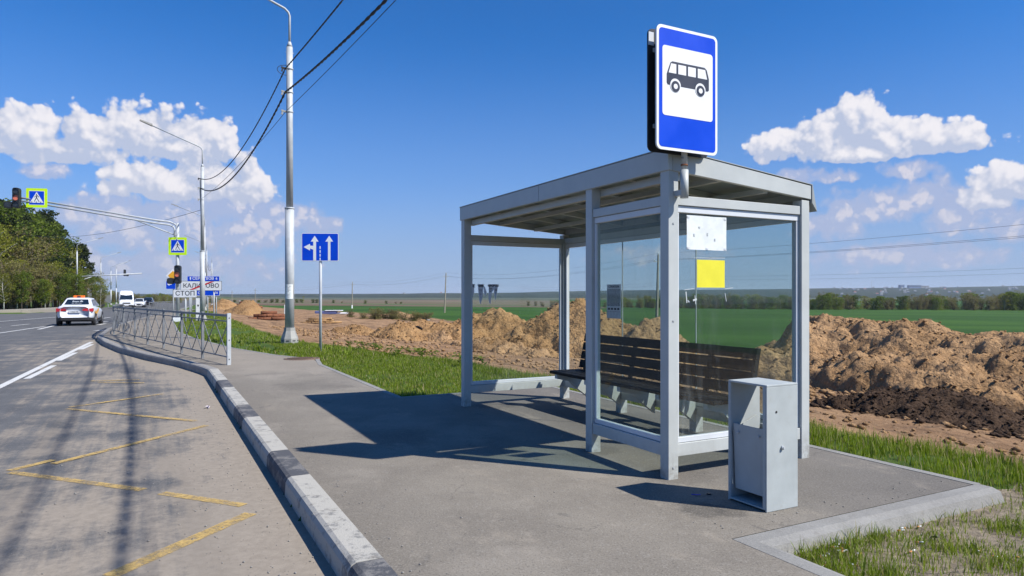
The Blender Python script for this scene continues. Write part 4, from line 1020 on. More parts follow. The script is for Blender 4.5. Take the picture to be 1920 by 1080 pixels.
for q, (x, y, z) in enumerate(LPOS[:2]):
    for j, hh in enumerate((hts[0][q + 1], hts[1][q + 1], hts[2][q + 1])):
        lab_ = ['top', 'middle', 'lowest'][j] + ' cable clamp on the ' + ['nearest', 'second'][q] + ' lamp post'
        g = thing('cable_clamp', lab_, 'cable clamp', (x, y, z + hh), TH, 'cable clamps on the lamp posts')
        mb = MB(); mb.tube([(0, 0, -.02), (0, 0, .02)], .116, 14); mb.build('band', M['galv'], g)
        mb = MB(); mb.bar((-.11, 0, 0), (-.26, 0, .03), .05, .05); mb.bar((-.20, 0, .03), (-.24, 0, -.10), .04, .05); mb.build('hook', M['skirt'] if j else M['wire'], g)
        if j == 0 and q == 0:
            mb = MB(); mb.tube([Vector((-.1, 0, .05)) + Vector((-.28 * math.sin(a), .0, .16 * math.cos(a) - .10)) for a in [i * .35 for i in range(10)]], .010, 5, caps=False); mb.build('cable_loop', M['wire'], g)
cable('overhead_cable', 'thin wire crossing the sky from the wood to the signs', catenary((LPOS[1][0], LPOS[1][1], 5.6 + 1.1), (-62, 86, 9.3), 1.0), .014, M['alu'])

# ------------------------------------------------------------------ concrete and wooden power poles in the fields
def power_pole(name, label, px, Y, top, lean=0., mat='conc_pole', arms=True, rz=TH + R(0), foot=None):
    x = (px - 960) / 1280 * Y; z = Tz(x, Y); zt_ = H + (554 - top) / 1280 * Y; h = zt_ - z
    t = thing(name, label, 'power pole', (x, Y, z), rz, 'power poles across the fields')
    mb = MB(); w = .13
    mb.hexa([(-w, -w, -.3), (w, -w, -.3), (w, w, -.3), (-w, w, -.3), (lean - w * .6, -w * .6, h), (lean + w * .6, -w * .6, h), (lean + w * .6, w * .6, h), (lean - w * .6, w * .6, h)]); mb.build('pole', M[mat], t, bevel=.02)
    if arms:
        mb = MB(); mb.bar((lean * .95 - .6, 0, h - .75), (lean * .95 + .6, 0, h - .75), .07, .07); mb.build('crossarm', M['skirt'], t)
        for q in (-.55, .55, 0):
            mb = MB(); mb.lathe([(.05, h - .70 if q else h), (.06, h - .62 if q else h + .08), (.03, h - .5 if q else h + .2)], 8, c=(lean * .95 + q if q else lean, 0)); mb.build('insulator', M['trim'], t)
    if foot:
        mb = MB(); mb.box(-w - .02, w + .02, -w - .02, w + .02, 0, foot); mb.build('painted_foot', M['white'], t)
    return (x, Y, z, h, lean)
PR = TH + R(5)
p1 = power_pole('power_pole', 'nearest power pole, seen through the shelter between bench and near post', 1231, 72, 477, .25, rz=PR)
p2 = power_pole('power_pole', 'leaning power pole just left of the shelter', 833.5, 140, 512, .35, rz=PR)
p3 = power_pole('power_pole', 'power pole right of the lane sign with a white painted foot', 660, 186, 528.5, .1, rz=PR, foot=.9)
p4 = power_pole('power_pole', 'thin far power pole left of the nearest lamp post', 478.5, 292, 541, 0, rz=PR)
p5 = power_pole('power_pole', 'far pale power pole with a wide crossarm beside the town sign', 435, 300, 545, 0, rz=PR)
pn = (44.4, 5.2, -1.0, 7.6, 0)
seq = [pn, p1, p2, p3, p4]
for w_, (o_, dz, lab) in enumerate([(0, .12, 'top wire of the power line over the fields'), (-.55, -.58, 'left lower wire of the power line over the fields'), (.55, -.58, 'right lower wire of the power line over the fields')]):
    allp = []
    for q in range(4):
        a, b = seq[q], seq[q + 1]; e = Vector((math.cos(PR), math.sin(PR), 0)) * o_
        c = catenary((a[0] + e.x + a[4] * math.cos(PR), a[1] + e.y, a[2] + a[3] + dz), (b[0] + e.x + b[4] * math.cos(PR), b[1] + e.y, b[2] + b[3] + dz), [.75, 1.2, .9, 1.][q], 20); allp += c if not q else c[1:]
    cable('power_line_wire', lab, allp, .009, M['alu'], group='wires of the power line')
for (z0, z1, lab) in [(5.95, 6.6, 'upper wire of the farther power line at right'), (5.15, 5.6, 'lower wire of the farther power line at right')]:
    cable('power_line_wire', lab, catenary((98, 66, z0 + .6), (50, 160, z0), .7) + catenary((50, 160, z0), (5, 330, z1 - 1), 1.2)[1:], .013, M['alu'], group='wires of the farther power line')
# white marker posts
for q, (px, Y, hh) in enumerate([(449.5, 150, 1.6), (476, 118, 1.6), (534, 104, 1.35), (803, 46, .9)]):
    x = (px - 960) / 1280 * Y
    t = thing('marker_post', ['small white marker post nearest the town sign', 'small white marker post left of the nearest lamp post', 'small white marker post touching the nearest lamp post', 'tiny grey marker post by the scrub left of the shelter'][q], 'marker post', (x, Y, Tz(x, Y)), TH, 'marker posts in the soil')
    mb = MB(); mb.box(-.09, .09, -.09, .09, -.2, hh); mb.build('shaft', M['conc_pole'] if q == 3 else M['paper'], t, bevel=.02); mb = MB(); mb.box(-.1, .1, -.1, .1, hh, hh + .06); mb.build('cap', M['skirt'], t)

# ------------------------------------------------------------------ railing along the kerb
def railing(label, pts, name='pedestrian_railing', last_plate=True):
    P = [(*W(s, n), -.002 + kz(s)) for s, n in pts]
    t = thing(name, label, 'railing', P[0])
    o = Vector(P[0])
    for i, p in enumerate(P):
        p = Vector(p) - o; d = (Vector(P[min(i + 1, len(P) - 1)]) - Vector(P[max(i - 1, 0)])).normalized(); r = Vector((d.y, -d.x, 0))
        mb = MB(); w = .055
        mb.bar(p + Vector((0, 0, -.05)), p + Vector((0, 0, 1.08)), w * (1.4 if i == 0 and last_plate else 1), w, up=tuple(d)); mb.build('post', M['fence'] if i or not last_plate else M['galv'], t, bevel=.003)
        if i == 0 and last_plate:
            for z in (.12, .52, .98):
                mb = MB(); mb.tube([p + Vector((0, 0, z)) - d * .034, p + Vector((0, 0, z)) - d * .026], .012, 8); mb.build('bolt', M['black'], t)
    for a, b in zip(P, P[1:]):
        a = Vector(a) - o; b = Vector(b) - o; d = (b - a).normalized(); a2 = a + d * .03; b2 = b - d * .03; up = Vector((0, 0, 1)); r = Vector((d.y, -d.x, 0))
        mb = MB(); mb.bar(a2 + up * 1.03, b2 + up * 1.03, .05, .05); mb.build('top_rail', M['fence'], t)
        mb = MB(); mb.bar(a2 + up * .91, b2 + up * .91, .025, .025); mb.build('upper_rail', M['fence'], t)
        mb = MB(); mb.bar(a2 + up * .16, b2 + up * .16, .025, .025); mb.build('lower_rail', M['fence'], t)
        mid = (a2 + b2) / 2; mb = MB(); q = r * .010
        for (u, v, sg) in ((a2 + up * .90, mid + up * .17, 1), (a2 + up * .17, mid + up * .90, -1), (mid + up * .90, b2 + up * .17, 1), (mid + up * .17, b2 + up * .90, -1)):
            mb.bar(u + q * sg, v + q * sg, .010, .028, up=tuple(d.cross(r)))
        mb.build('cross_bars', M['fence'], t)
    return t
fp = [PX(429, 684), PX(380, 672), PX(341, 662.5), PX(307, 653), PX(277, 645.7), PX(253, 639), PX(232, 633), PX(213.5, 627)]
fp = [SN(*p) for p in fp]; fp = [(float(a), float(b)) for a, b in fp]
fp += [(fp[-1][0] + 2.1 * q, float(K(fp[-1][0] + 2.1 * q)) + .38) for q in (1, 2, 3, 4)]
railing('grey steel railing with crossed bars along the kerb before the bus stop', fp)
railing('dark railing farther up the road beyond the crossing', [(52 + 3 * q, float(K(52 + 3 * q)) + .5) for q in range(12)], last_plate=False)

# ------------------------------------------------------------------ lane direction sign
x, y = PX(601, 662, -.12)
t = thing('lane_sign', 'blue lane sign with white arrows on a thin grey post', 'road sign', (x, y, -.12), R(3))
z0, z1, hw = 2.50, 3.27, .50
mb = MB(); mb.tube([(0, 0, -.3), (0, 0, z1 - .05)], .038, 12); mb.build('post', M['galv'], t)
def board_(t, x0, x1, z0, z1, rim, matf, y=-.05, r=.04, name='sign_board', back='grey_sign'):
    mb = MB(); mb.plate(rrect(x0, x1, z0, z1, r), y, y + .012); mb.build(name, M[back] if back != 'w' else M['white'], t)
    mb = MB(); mb.plate(rrect(x0 + .003, x1 - .003, z0 + .003, z1 - .003, r), y - .0022, y - .0006); mb.build('border', M['white'], t)
    mb = MB(); mb.plate(rrect(x0 + rim, x1 - rim, z0 + rim, z1 - rim, r * .6), y - .0040, y - .0024); mb.build('sign_face', M[matf], t)
board_(t, -hw, hw, z0, z1, .020, 'blue')
yf = -.0560
mb = MB()
def arrow_up(cx, zb, zt, w, hw_, hh): mb.plate([(cx - w, zb), (cx + w, zb), (cx + w, zt - hh), (cx + hw_, zt - hh), (cx, zt), (cx - hw_, zt - hh), (cx - w, zt - hh)], yf, yf + .0014)
arrow_up(-.145, z0 + .02, z1 - .075, .038, .105, .16); arrow_up(.245, z0 + .02, z1 - .075, .034, .105, .16)
mb.plate([(-.44, z0 + .385), (-.27, z0 + .29), (-.27, z0 + .345), (-.184, z0 + .315), (-.184, z0 + .42), (-.27, z0 + .425), (-.27, z0 + .475)], yf, yf + .0014)
for q in range(4): mb.plate(rrect(-.012, .014, z0 + .02 + q * .105, z0 + .095 + q * .105, .004), yf, yf + .0014)
mb.build('arrows', M['white'], t)
for z in (z0 + .15, z1 - .15):
    mb = MB(); mb.box(-.4, .4, -.0375, -.020, z, z + .03); mb.build('mounting_rail', M['galv'], t)

# ------------------------------------------------------------------ traffic light mast with arm, crossing signs, town signs
def crossing_sign(label, loc, rz, S, parent_post=None):
    t = thing('crossing_sign', label, 'crossing sign', loc, rz, 'pedestrian crossing signs')
    h = S / 2
    mb = MB(); mb.plate(rrect(-h, h, -h, h, .05), -.012, 0); mb.build('backing', M['lime'], t)
    b = h * .70
    mb = MB(); mb.plate(rrect(-b - .02, b + .02, -b - .02, b + .02, .02), -.0145, -.0125); mb.build('white_rim', M['white'], t)
    mb = MB(); mb.plate(rrect(-b, b, -b, b, .015), -.0165, -.0147); mb.build('blue_field', M['blue'], t)
    mb = MB(); mb.plate([(-b * .92, -b * .72), (b * .92, -b * .72), (0, b * .90)], -.0185, -.0167); mb.build('triangle', M['white'], t)
    mb = MB(); y = (-.0205, -.0187); s = b
    mb.plate(disc(-.02 * s, .50 * s, .085 * s, 14), *y)
    def limb(a, c, w): 
        d = (Vector(c) - Vector(a)).normalized(); q = Vector((-d.y, d.x)) * w * s / 2; A = Vector(a) * s; C = Vector(c) * s
        mb.plate([tuple(A - q), tuple(C - q), tuple(C + q), tuple(A + q)][::1], *y)
    limb((.05, .38), (-.02, .0), .15); limb((-.01, .02), (-.16, -.22), .10); limb((-.16, -.20), (-.30, -.56), .09)
    limb((.0, .02), (.14, -.2), .10); limb((.13, -.18), (.34, -.58), .09)
    limb((.02, .36), (-.22, .20), .07); limb((-.2, .21), (-.28, .08), .06); limb((.08, .36), (.26, .22), .07); limb((.25, .23), (.30, .05), .06)
    for q in (-.62, -.02, .52): limb((q, -.56), (q - .06 if q < 0 else q + .06, -.68), .13)
    mb.build('walking_figure', M['sblack'], t); return t
def traffic_light(label, loc, rz, side=True, lit=1, scale=1., glow=None):
    t = thing('traffic_light', label, 'traffic light', loc, rz, 'traffic lights'); t.scale = (scale,) * 3
    mb = MB(); mb.plate(rrect(-.175, .175, -.55, .55, .12), -.10, .14); mb.build('housing', M['signal'], t, bevel=.01)
    if side:
        mb = MB(); mb.plate(rrect(-.60, -.20, -.57, -.20, .14), -.10, .10); mb.build('side_section', M['signal'], t, bevel=.01)
        mb = MB(); mb.tube([(-.40, -.101, -.385), (-.40, -.108, -.385)], .14, 18); mb.build('lens', M['lens'], t)
    for q in range(3):
        z = .36 - .36 * q
        mb = MB(); mb.tube([(0, -.101, z), (0, -.112, z)], .14, 20); mb.build('lens', M['lens_red'] if q == lit else M['lens'], t)
        v = MB(); n_ = 14
        for a in range(n_):
            t1, t2 = [R(-20 + 220 * j / n_) for j in (a, a + 1)]
            for r_ in (.150, .156):
                v.poly([(r_ * math.cos(t1), -.10, z + r_ * math.sin(t1)), (r_ * math.cos(t2), -.10, z + r_ * math.sin(t2)), (r_ * math.cos(t2), -.19 + .05 * abs(math.cos(t2)), z + r_ * math.sin(t2)), (r_ * math.cos(t1), -.19 + .05 * abs(math.cos(t1)), z + r_ * math.sin(t1))])
        v.build('visor', M['signal'], t)
    mb = MB(); mb.box(-.02, .02, .14, .26, .25, .30); mb.box(-.02, .02, .14, .26, -.30, -.25); mb.build('bracket', M['skirt'], t)
    return t
MY = 41.0; MX = (333 - 960) / 1280 * MY; mz = -.10
t = thing('signal_mast', 'grey mast with a long double arm reaching over the road', 'signal mast', (MX, MY, mz), TH)
mb = MB(); mb.tube([(0, 0, .1), (0, 0, 5.9)], [.11, .09], 16); mb.build('pole', M['galv'], t)
mb = MB(); mb.box(-.28, .28, -.28, .28, -.3, .22); mb.build('concrete_base', M['trim'], t, bevel=.02)
AR = Vector((-8.0, 0, 6.95)); 
mb = MB(); mb.tube([(0, 0, 4.9), (0, 0, 5.55), (-.10, 0, 5.80), (-.42, 0, 5.95), (-1.2, 0, 6.02), tuple(AR)], .052, 10); mb.build('arm_tube', M['galv'], t)
mb = MB(); mb.tube([(-.16, 0, 4.9), (-.16, 0, 5.50), (-.22, 0, 5.66), (-.46, 0, 5.77), (-1.2, 0, 5.84), (AR.x, 0, AR.z - .17)], .048, 10); mb.build('arm_tube', M['galv'], t)
mb = MB()
for q in range(12): u = q / 11; mb.bar((-1.2 + (AR.x + 1.2) * u, 0, 5.84 + (AR.z - .17 - 5.84) * u), (-1.2 + (AR.x + 1.2) * u, 0, 6.02 + (AR.z - 6.02) * u), .03, .03)
mb.build('arm_rungs', M['galv'], t)
mb = MB(); mb.tube([(-.05, 0, 5.15), (-2.1, 0, 5.92)], .035, 8); mb.build('brace', M['galv'], t)
mb = MB(); mb.tube([(0, 0, 4.86), (0, 0, 4.98)], .15, 12); mb.tube([(-.2, 0, 4.92), (.2, 0, 4.92)], .05, 8); mb.build('clamp', M['skirt'], t)
def on_mast(x, y, z): c, s = math.cos(TH), math.sin(TH); return (MX + x * c - y * s, MY + x * s + y * c, mz + z)
crossing_sign('yellow-framed pedestrian crossing sign on the mast pole above the traffic light', on_mast(0, -.14, 4.50), R(4), 1.06)
crossing_sign('yellow-framed pedestrian crossing sign hanging over the road at the end of the arm', on_mast(-6.98, -.12, 6.93), R(10), 1.06)
traffic_light('traffic light on the mast pole with an unlit side section, below the crossing sign', on_mast(.0, -.30, 2.80), R(4))
traffic_light('traffic light at the end of the arm over the road', on_mast(-7.88, -.20, 6.86), R(10))
# pair of small signs behind the traffic light
Y = 44.5; x = (325 - 960) / 1280 * Y; zg = Tz(x, Y)
t = thing('priority_sign', 'orange and white diamond sign above a blue arrow plate, half hidden by traffic light', 'road sign', (x, Y, zg), R(6))
mb = MB(); mb.tube([(0, 0, -.3), (0, 0, 3.2)], .04, 10); mb.build('post', M['galv'], t)
zc = H + (554 - 517) / 1280 * Y - zg; q = .44
mb = MB(); mb.plate([(0, zc - q), (q, zc), (0, zc + q), (-q, zc)], -.07, -.058); mb.build('sign_board', M['white'], t)
mb = MB(); mb.plate([(0, zc - q * .72), (q * .72, zc), (0, zc + q * .72), (-q * .72, zc)], -.074, -.071); mb.build('sign_face', M['amber'], t)
zc2 = H + (554 - 534.5) / 1280 * Y - zg
mb = MB(); mb.plate(rrect(-.42, .15, zc2 - .25, zc2 + .25, .03), -.07, -.058); mb.build('lower_plate', M['blue'], t)
mb = MB(); mb.plate([(-.36, zc2 + .06), (-.22, zc2 + .17), (-.22, zc2 + .10), (-.08, zc2 + .10), (-.08, zc2 + .02), (-.22, zc2 + .02), (-.22, zc2 - .05)], -.074, -.071); mb.build('arrow', M['white'], t)
# СТОП stop-line sign
Y = 39.6; x = (348 - 960) / 1280 * Y; zg = Tz(x, Y)
t = thing('stop_line_sign', 'small white sign reading СТОП on a thin post', 'road sign', (x, Y, zg), R(4))
zb, zt2 = H + (554 - 557.5) / 1280 * Y - zg, H + (554 - 543.5) / 1280 * Y - zg
mb = MB(); mb.tube([(0, 0, -.3), (0, 0, zt2 - .05)], .045, 10); mb.build('post', M['galv'], t)
mb = MB(); mb.plate(rrect(-.66, .66, zb - .01, zt2 + .01, .03), -.062, -.05); mb.build('frame', M['sblack'], t)
mb = MB(); mb.plate(rrect(-.65, .65, zb, zt2, .03), -.066, -.0625); mb.build('sign_board', M['white'], t)
lettering('СТОП', .36, (0, -.068, (zb + zt2) / 2), M['sblack'], t, .002, wide=1.08, bold=.004)
# КАЛИНОВО end-of-town sign
Y = 45.5; x = (378 - 960) / 1280 * Y; zg = Tz(x, Y)
t = thing('town_end_sign', 'white town sign reading КАЛИНОВО crossed by a red stripe', 'road sign', (x, Y, zg), R(4))
zb, zt2 = H + (554 - 545) / 1280 * Y - zg, H + (554 - 527) / 1280 * Y - zg
for q in (-.76, .80):
    mb = MB(); mb.tube([(q, 0, -.5), (q, 0, zt2 - .08)], .045, 10); mb.build('post', M['galv'], t)
mb = MB(); mb.plate(rrect(-1.33, 1.33, zb, zt2, .04), -.075, -.06); mb.build('frame', M['sblack'], t)
mb = MB(); mb.plate(rrect(-1.31, 1.31, zb + .02, zt2 - .02, .04), -.078, -.0755); mb.build('sign_board', M['white'], t)
lettering('КАЛИНОВО', .38, (0, -.082, (zb + zt2) / 2), M['sblack'], t, .002, wide=1.07, bold=.004)
mb = MB(); mb.plate([(-.86, zb + .03), (-.62, zb + .03), (.86, zt2 - .03), (.62, zt2 - .03)], -.0865, -.0845); mb.build('red_stripe', M['red'], t)
# blue direction sign
Y = 60.; x = (382 - 960) / 1280 * Y; zg = Tz(x, Y)
t = thing('direction_sign', 'blue direction sign with white lettering standing behind the town sign', 'road sign', (x, Y, zg), R(4))
zb, zt2 = H + (554 - 554.5) / 1280 * Y - zg, H + (554 - 517.5) / 1280 * Y - zg
for q in (-1.05, .34, 1.08):
    mb = MB(); mb.tube([(q, 0, -.8), (q, 0, zt2 - .08)], .05, 10); mb.build('post', M['galv'], t)
board_(t, -1.39, 1.39, zb, zt2, .03, 'blue', y=-.075)
zz = zt2 - .22
lettering('СЕРПУХОВ', .34, (-.02, -.083, zz), M['white'], t, .003, bold=.006); lettering('6', .30, (1.12, -.083, zz), M['white'], t, .003, bold=.006)
mb = MB(); cx = -1.1; mb.plate([(cx - .04, zz - .13), (cx + .04, zz - .13), (cx + .04, zz + .02), (cx + .10, zz + .02), (cx, zz + .14), (cx - .10, zz + .02), (cx - .04, zz + .02)], -.084, -.081); mb.build('arrow', M['white'], t)
lettering("О", .28, (-.36, -.083, zb + .24), M['white'], t, .003, bold=.006); lettering('16', .28, (1.10, -.083, zb + .26), M['white'], t, .003, bold=.006)
# controller cabinet
Y = 43.; x = (373.2 - 960) / 1280 * Y; zg = Tz(x, Y)
t = thing('control_cabinet', 'tall narrow white cabinet on the grass left of the second lamp post', 'cabinet', (x, Y, zg), R(10))
hh = H + (554 - 557.5) / 1280 * Y - zg
mb = MB(); mb.box(-.17, .13, -.12, .12, -.2, hh); mb.build('body', M['trim'], t, bevel=.01)
mb = MB(); mb.box(-.19, .15, -.14, .14, hh, hh + .05); mb.build('roof', M['skirt'], t)
mb = MB(); mb.box(-.15, .11, -.130, -.1205, .10, hh - .08); mb.build('door', M['white'], t)
mb = MB(); mb.plate([(-.02, hh - .62), (.05, hh - .46), (-.09, hh - .46)], -.134, -.1305); mb.build('warning_triangle', M['sblack'], t)
# far side: traffic signal arm on the left lamp, diamond sign backs
Y = 99.; x = (144.4 - 960) / 1280 * Y; z = Tz(x, Y)
t = thing('signal_gantry', 'long grey arm from the left lamp post carrying a traffic light over the far road', 'signal arm', (x, Y, z), R(28))
z1_ = H + (554 - 519) / 1280 * Y - z; z2_ = H + (554 - 511) / 1280 * Y - z
mb = MB(); mb.tube([(0, -.3, z1_), (8.3, 0, z2_)], .09, 8); mb.build('arm', M['galv'], t)
mb = MB(); mb.tube([(0, -.3, z1_ - .7), (1.9, -.2, z1_ + .05)], .05, 8); mb.build('brace', M['galv'], t)
mb = MB(); mb.tube([(0, -.3, -.3), (0, -.3, z1_ + .2)], .16, 12); mb.build('lower_post', M['galv'], t)
c, s = math.cos(R(28)), math.sin(R(28))
traffic_light('far traffic light hanging beyond the van, seen from behind', ((234 - 960) / 1280 * 104, 104, H + (554 - 511.5) / 1280 * 104), R(200), scale=.9, lit=9)
Yp = 98.; t = thing('pedestrian_signal', 'small red-lit pedestrian light on the left lamp post above the taxi', 'pedestrian signal', ((143 - 960) / 1280 * Yp, Yp, H + (554 - 551.5) / 1280 * Yp), R(10))
mb = MB(); mb.plate(rrect(-.32, .18, -.42, .42, .08), 0, .22); mb.build('housing', M['signal'], t)
m_, k, bs, out = new_mat('lit_red_signal'); bs.inputs['Base Color'].default_value = (.6, .05, .01, 1); bs.inputs['Emission Color'].default_value = (1, .10, .02, 1); bs.inputs['Emission Strength'].default_value = .7; M['litred'] = m_
mb = MB(); mb.plate(disc(.0, .24, .06, 10), -.02, 0); mb.plate([(-.09, -.12), (.09, -.12), (.06, .16), (-.06, .16)], -.02, 0); mb.build('lit_figure', M['litred'], t)
Y = 104.; x = (165 - 960) / 1280 * Y; z = Tz(x, Y)
t = thing('road_sign_backs', 'grey backs of a diamond sign and a square plate right behind the taxi', 'road sign', (x, Y, z), R(-8))
mb = MB(); mb.tube([(0, 0, -.3), (0, 0, H + (554 - 540) / 1280 * Y - z)], .07, 10); mb.build('post', M['galv'], t)
zc = H + (554 - 544.5) / 1280 * Y - z; q = .50
mb = MB(); mb.plate([(0, zc - q), (q, zc), (0, zc + q), (-q, zc)], .08, .10); mb.build('diamond_plate', M['grey_sign'], t)
zc = H + (554 - 553) / 1280 * Y - z
mb = MB(); mb.plate(rrect(-.5, .5, zc - .31, zc + .31, .04), .08, .10); mb.build('square_plate', M['grey_sign'], t)
for (px, Y, w_, h_, top, lab, dia) in [(202.5, 112, .5, 1.3, 553, 'pale grey sign back standing left of the white van', 0), (236, 130, .4, .8, 552, 'small pale grey sign back standing right of the white van', 0), (277.5, 150, .55, 0, 560, 'small grey diamond sign back above the dark car', 1)]:
    x = (px - 960) / 1280 * Y; z = Tz(x, Y); zt_ = H + (554 - top) / 1280 * Y - z
    t = thing('road_sign_backs', lab, 'road sign', (x, Y, z), 0)
    mb = MB(); mb.tube([(0, 0, -.3), (0, 0, zt_)], .07, 8); mb.build('post', M['galv'], t)
    mb = MB()
    if dia: mb.plate([(0, zt_ - 2 * w_), (w_, zt_ - w_), (0, zt_), (-w_, zt_ - w_)], -.11, -.08)
    else: mb.plate(rrect(-w_, w_, zt_ - h_, zt_, .05), -.11, -.08)
    mb.build('plate', M['grey_sign'], t)
Y = 128.; x = (267.5 - 960) / 1280 * Y; z = Tz(x, Y); zc = H + (554 - 562.5) / 1280 * Y - z
t = thing('yellow_sign', 'small plain orange-yellow board above the white car in the distance', 'road sign', (x, Y, z), 0)
mb = MB(); mb.tube([(0, 0, -.3), (0, 0, zc)], .06, 8); mb.build('post', M['galv'], t)
mb = MB(); mb.plate(rrect(-.34, .34, zc - .22, zc + .22, .04), -.1, -.07); mb.build('sign_board', M['amber'], t)

# ------------------------------------------------------------------ things lying on the building ground
def pile(name, label, cat, px, py, z, n, L, r, mat, seed, spread=1., rz=.2, dark_ends=False):
    Y = (H - z) * 1280 / (py - 554); x = (px - 960) / 1280 * Y; rr = random.Random(seed)
    t = thing(name, label, cat, (x, Y, Tz(x, Y)), rz)
    rows = []; k_ = n
    while len(rows) < n:
        lv = 0 if len(rows) < n * .55 else (1 if len(rows) < n * .88 else 2)
        rows.append(lv)
    cnt = [0, 0, 0]
    for lv in rows:
        tot = rows.count(lv); xx = (cnt[lv] - (tot - 1) / 2) * 2.1 * r * spread + rr.uniform(-.3, .3) * r; cnt[lv] += 1
        a = rr.uniform(-.25, .25); zz = r * .95 + lv * 1.7 * r; l = L * rr.uniform(.75, 1.1); dx = math.sin(a + 1.2) * l / 2; dy = math.cos(a + 1.2) * l / 2
        mb = MB(); mb.tube([(xx - dx, xx * .3 - dy, zz), (xx + dx, xx * .3 + dy, zz + rr.uniform(-.1, .1) * r)], r * rr.uniform(.85, 1.05), 12)
        for e in (-1, 1): mb.tube([(xx + e * dx * .98, xx * .3 + e * dy * .98, zz), (xx + e * dx * 1.004, xx * .3 + e * dy * 1.004, zz)], r * .7, 12, m=1)
        mb.build('pipe' if dark_ends else 'log', [M[mat], M['black'] if dark_ends else M[mat]], t)  # solid pipes: black end discs paint the shade of open bores
pile('pipe_pile', 'heap of rusty red-brown pipes lying on the bare ground', 'pipe heap', 505, 611, -1.3, 12, 1.7, .16, 'rust', 4, dark_ends=True)
pile('log_pile', 'low stack of pale wooden logs behind the lane sign post', 'log pile', 600, 611.5, -1.25, 11, 1.9, .10, 'log', 8, 1.35)
Y = 108.; x = (462 - 960) / 1280 * Y
pile('pipe_pile', 'small dark rusty heap at the edge of the green field', 'scrap heap', 463, 583, -1.9, 12, 3.2, .30, 'rust', 12)
# blue-white packet of sheeting at the field edge
Y = 118.; x = (616 - 960) / 1280 * Y; z = Tz(x, Y)
t = thing('covered_stack', 'flat stack under blue and white sheeting at the field edge', 'stack', (x, Y, z), .1)
mb = MB(); mb.box(-2.2, 1.4, -.8, .8, 0, .55); mb.build('stack', pbr('blue_grey_tarpaulin', (.10, .12, .28), .6), t, bevel=.08)
mb = MB(); mb.box(-.5, 2.4, -.9, .7, .56, .68); mb.box(1.42, 3.3, -.6, .6, 0, .30); mb.build('sheeting', M['white'], t, bevel=.05)
# black corrugated pipe sticking out of the sand
x, y = PX(781, 636, -1.0); z = Tz(x, y)
t = thing('corrugated_pipe', 'mouth of a black corrugated pipe sticking out of the sand heaps', 'pipe', (x, y, z + .22), R(8))
mb = MB(); n_ = 15; pts = []; rr_ = []
for q in range(n_ * 2): pts.append((0, q * .05, .02 * q * 0 + .05)); rr_.append(.36 if q % 2 else .39)
mb.tube(pts, rr_, 20, caps=False); mb.build('pipe_wall', M['plastic'], t)
mb = MB(); mb.tube([(0, .3, .05), (0, .305, .05)], .355, 20); mb.build('pipe_shade_disc', M['black'], t)  # black disc set in the mouth, painting the shade inside the pipe
mb = MB(); mb.tube([(.15, -.1, -.30), (.32, -.15, -.38)], .02, 6); mb.build('stake', M['white'], t)
# litter
def bit(name, label, cat, px, py, z, parts, rz=0):
    x, y = PX(px, py, z); t = thing(name, label, cat, (x, y, z), rz)
    for nm_, pts, mat in parts:
        mb = MB(); mb.poly(pts); mb.poly([(a[0], a[1], a[2] + .0015) for a in pts]); mb.build(nm_, M[mat], t)
rr = random.Random(3)
x, y = PX(389, 766, -.148)
mb = MB(); base = [mb.pt((x + rr.uniform(-.04, .04), y + rr.uniform(-.05, .05), -.148 + rr.uniform(0, .045))) for _ in range(14)]
for q in range(12): mb.face((base[q], base[q + 1], base[(q + 2) % 14]))
tag(mb.build('crumpled_paper', pbr('pinkish_litter', (.66, .60, .66), .8)), 'crumpled whitish wrapper lying in the dusty lay-by', 'litter')
x, y = PX(1306, 929, 0.)
mb = MB(); mb.tube([(x - .035, y + .01, .005), (x, y, .006), (x + .028, y - .004, .008)], .004, 5); mb.tube([(x - .01, y + .012, .005), (x + .005, y - .012, .006)], .003, 5)
tag(mb.build('straw', pbr('blue_plastic', (.08, .08, .45), .4)), 'bit of blue plastic straw on the pavement by the bin', 'litter')
x, y = PX(1329, 927, 0.); mb = MB(); mb.lathe([(.016, .001), (.018, .006), (.012, .010)], 10, c=(x, y)); tag(mb.build('bottle_cap', M['black']), 'small black bottle cap on the pavement by the bin', 'bottle cap')
cb = []
for q in range(28):
    s_, n_ = rr.uniform(2.5, 2.80), rr.uniform(3.25, 4.5)
    if q > 18: s_, n_ = rr.uniform(1.6, 2.8), rr.uniform(3.3, 5.2)
    x, y = W(s_, n_); cb.append((x, y, Tz(x, y) + .012, rr.uniform(0, 6.28)))
M['filter'] = pbr('cork_filter', (.62, .27, .08), .8)
c0 = None
for q, (x, y, z, a) in enumerate(cb):
    if c0 is None:
        c0 = thing('cigarette_end', '', 'cigarette end', (x, y, z), a, 'cigarette ends in the sand by the platform edge')
        mb = MB(); mb.tube([(-.016, 0, .004), (.006, 0, .005)], .0042, 7); mb.build('filter', M['filter'], c0)
        mb = MB(); mb.tube([(.006, 0, .005), (.030, 0, .006)], .0041, 7); mb.build('paper', M['paper'], c0)
        c = c0
    else: c = copy_tree(c0); c.location = (x, y, z); c.rotation_euler = (rr.uniform(-.3, .3), rr.uniform(-.3, .3), a)
    c['label'] = 'cigarette end lying in the sand or thin grass beside the platform edge'
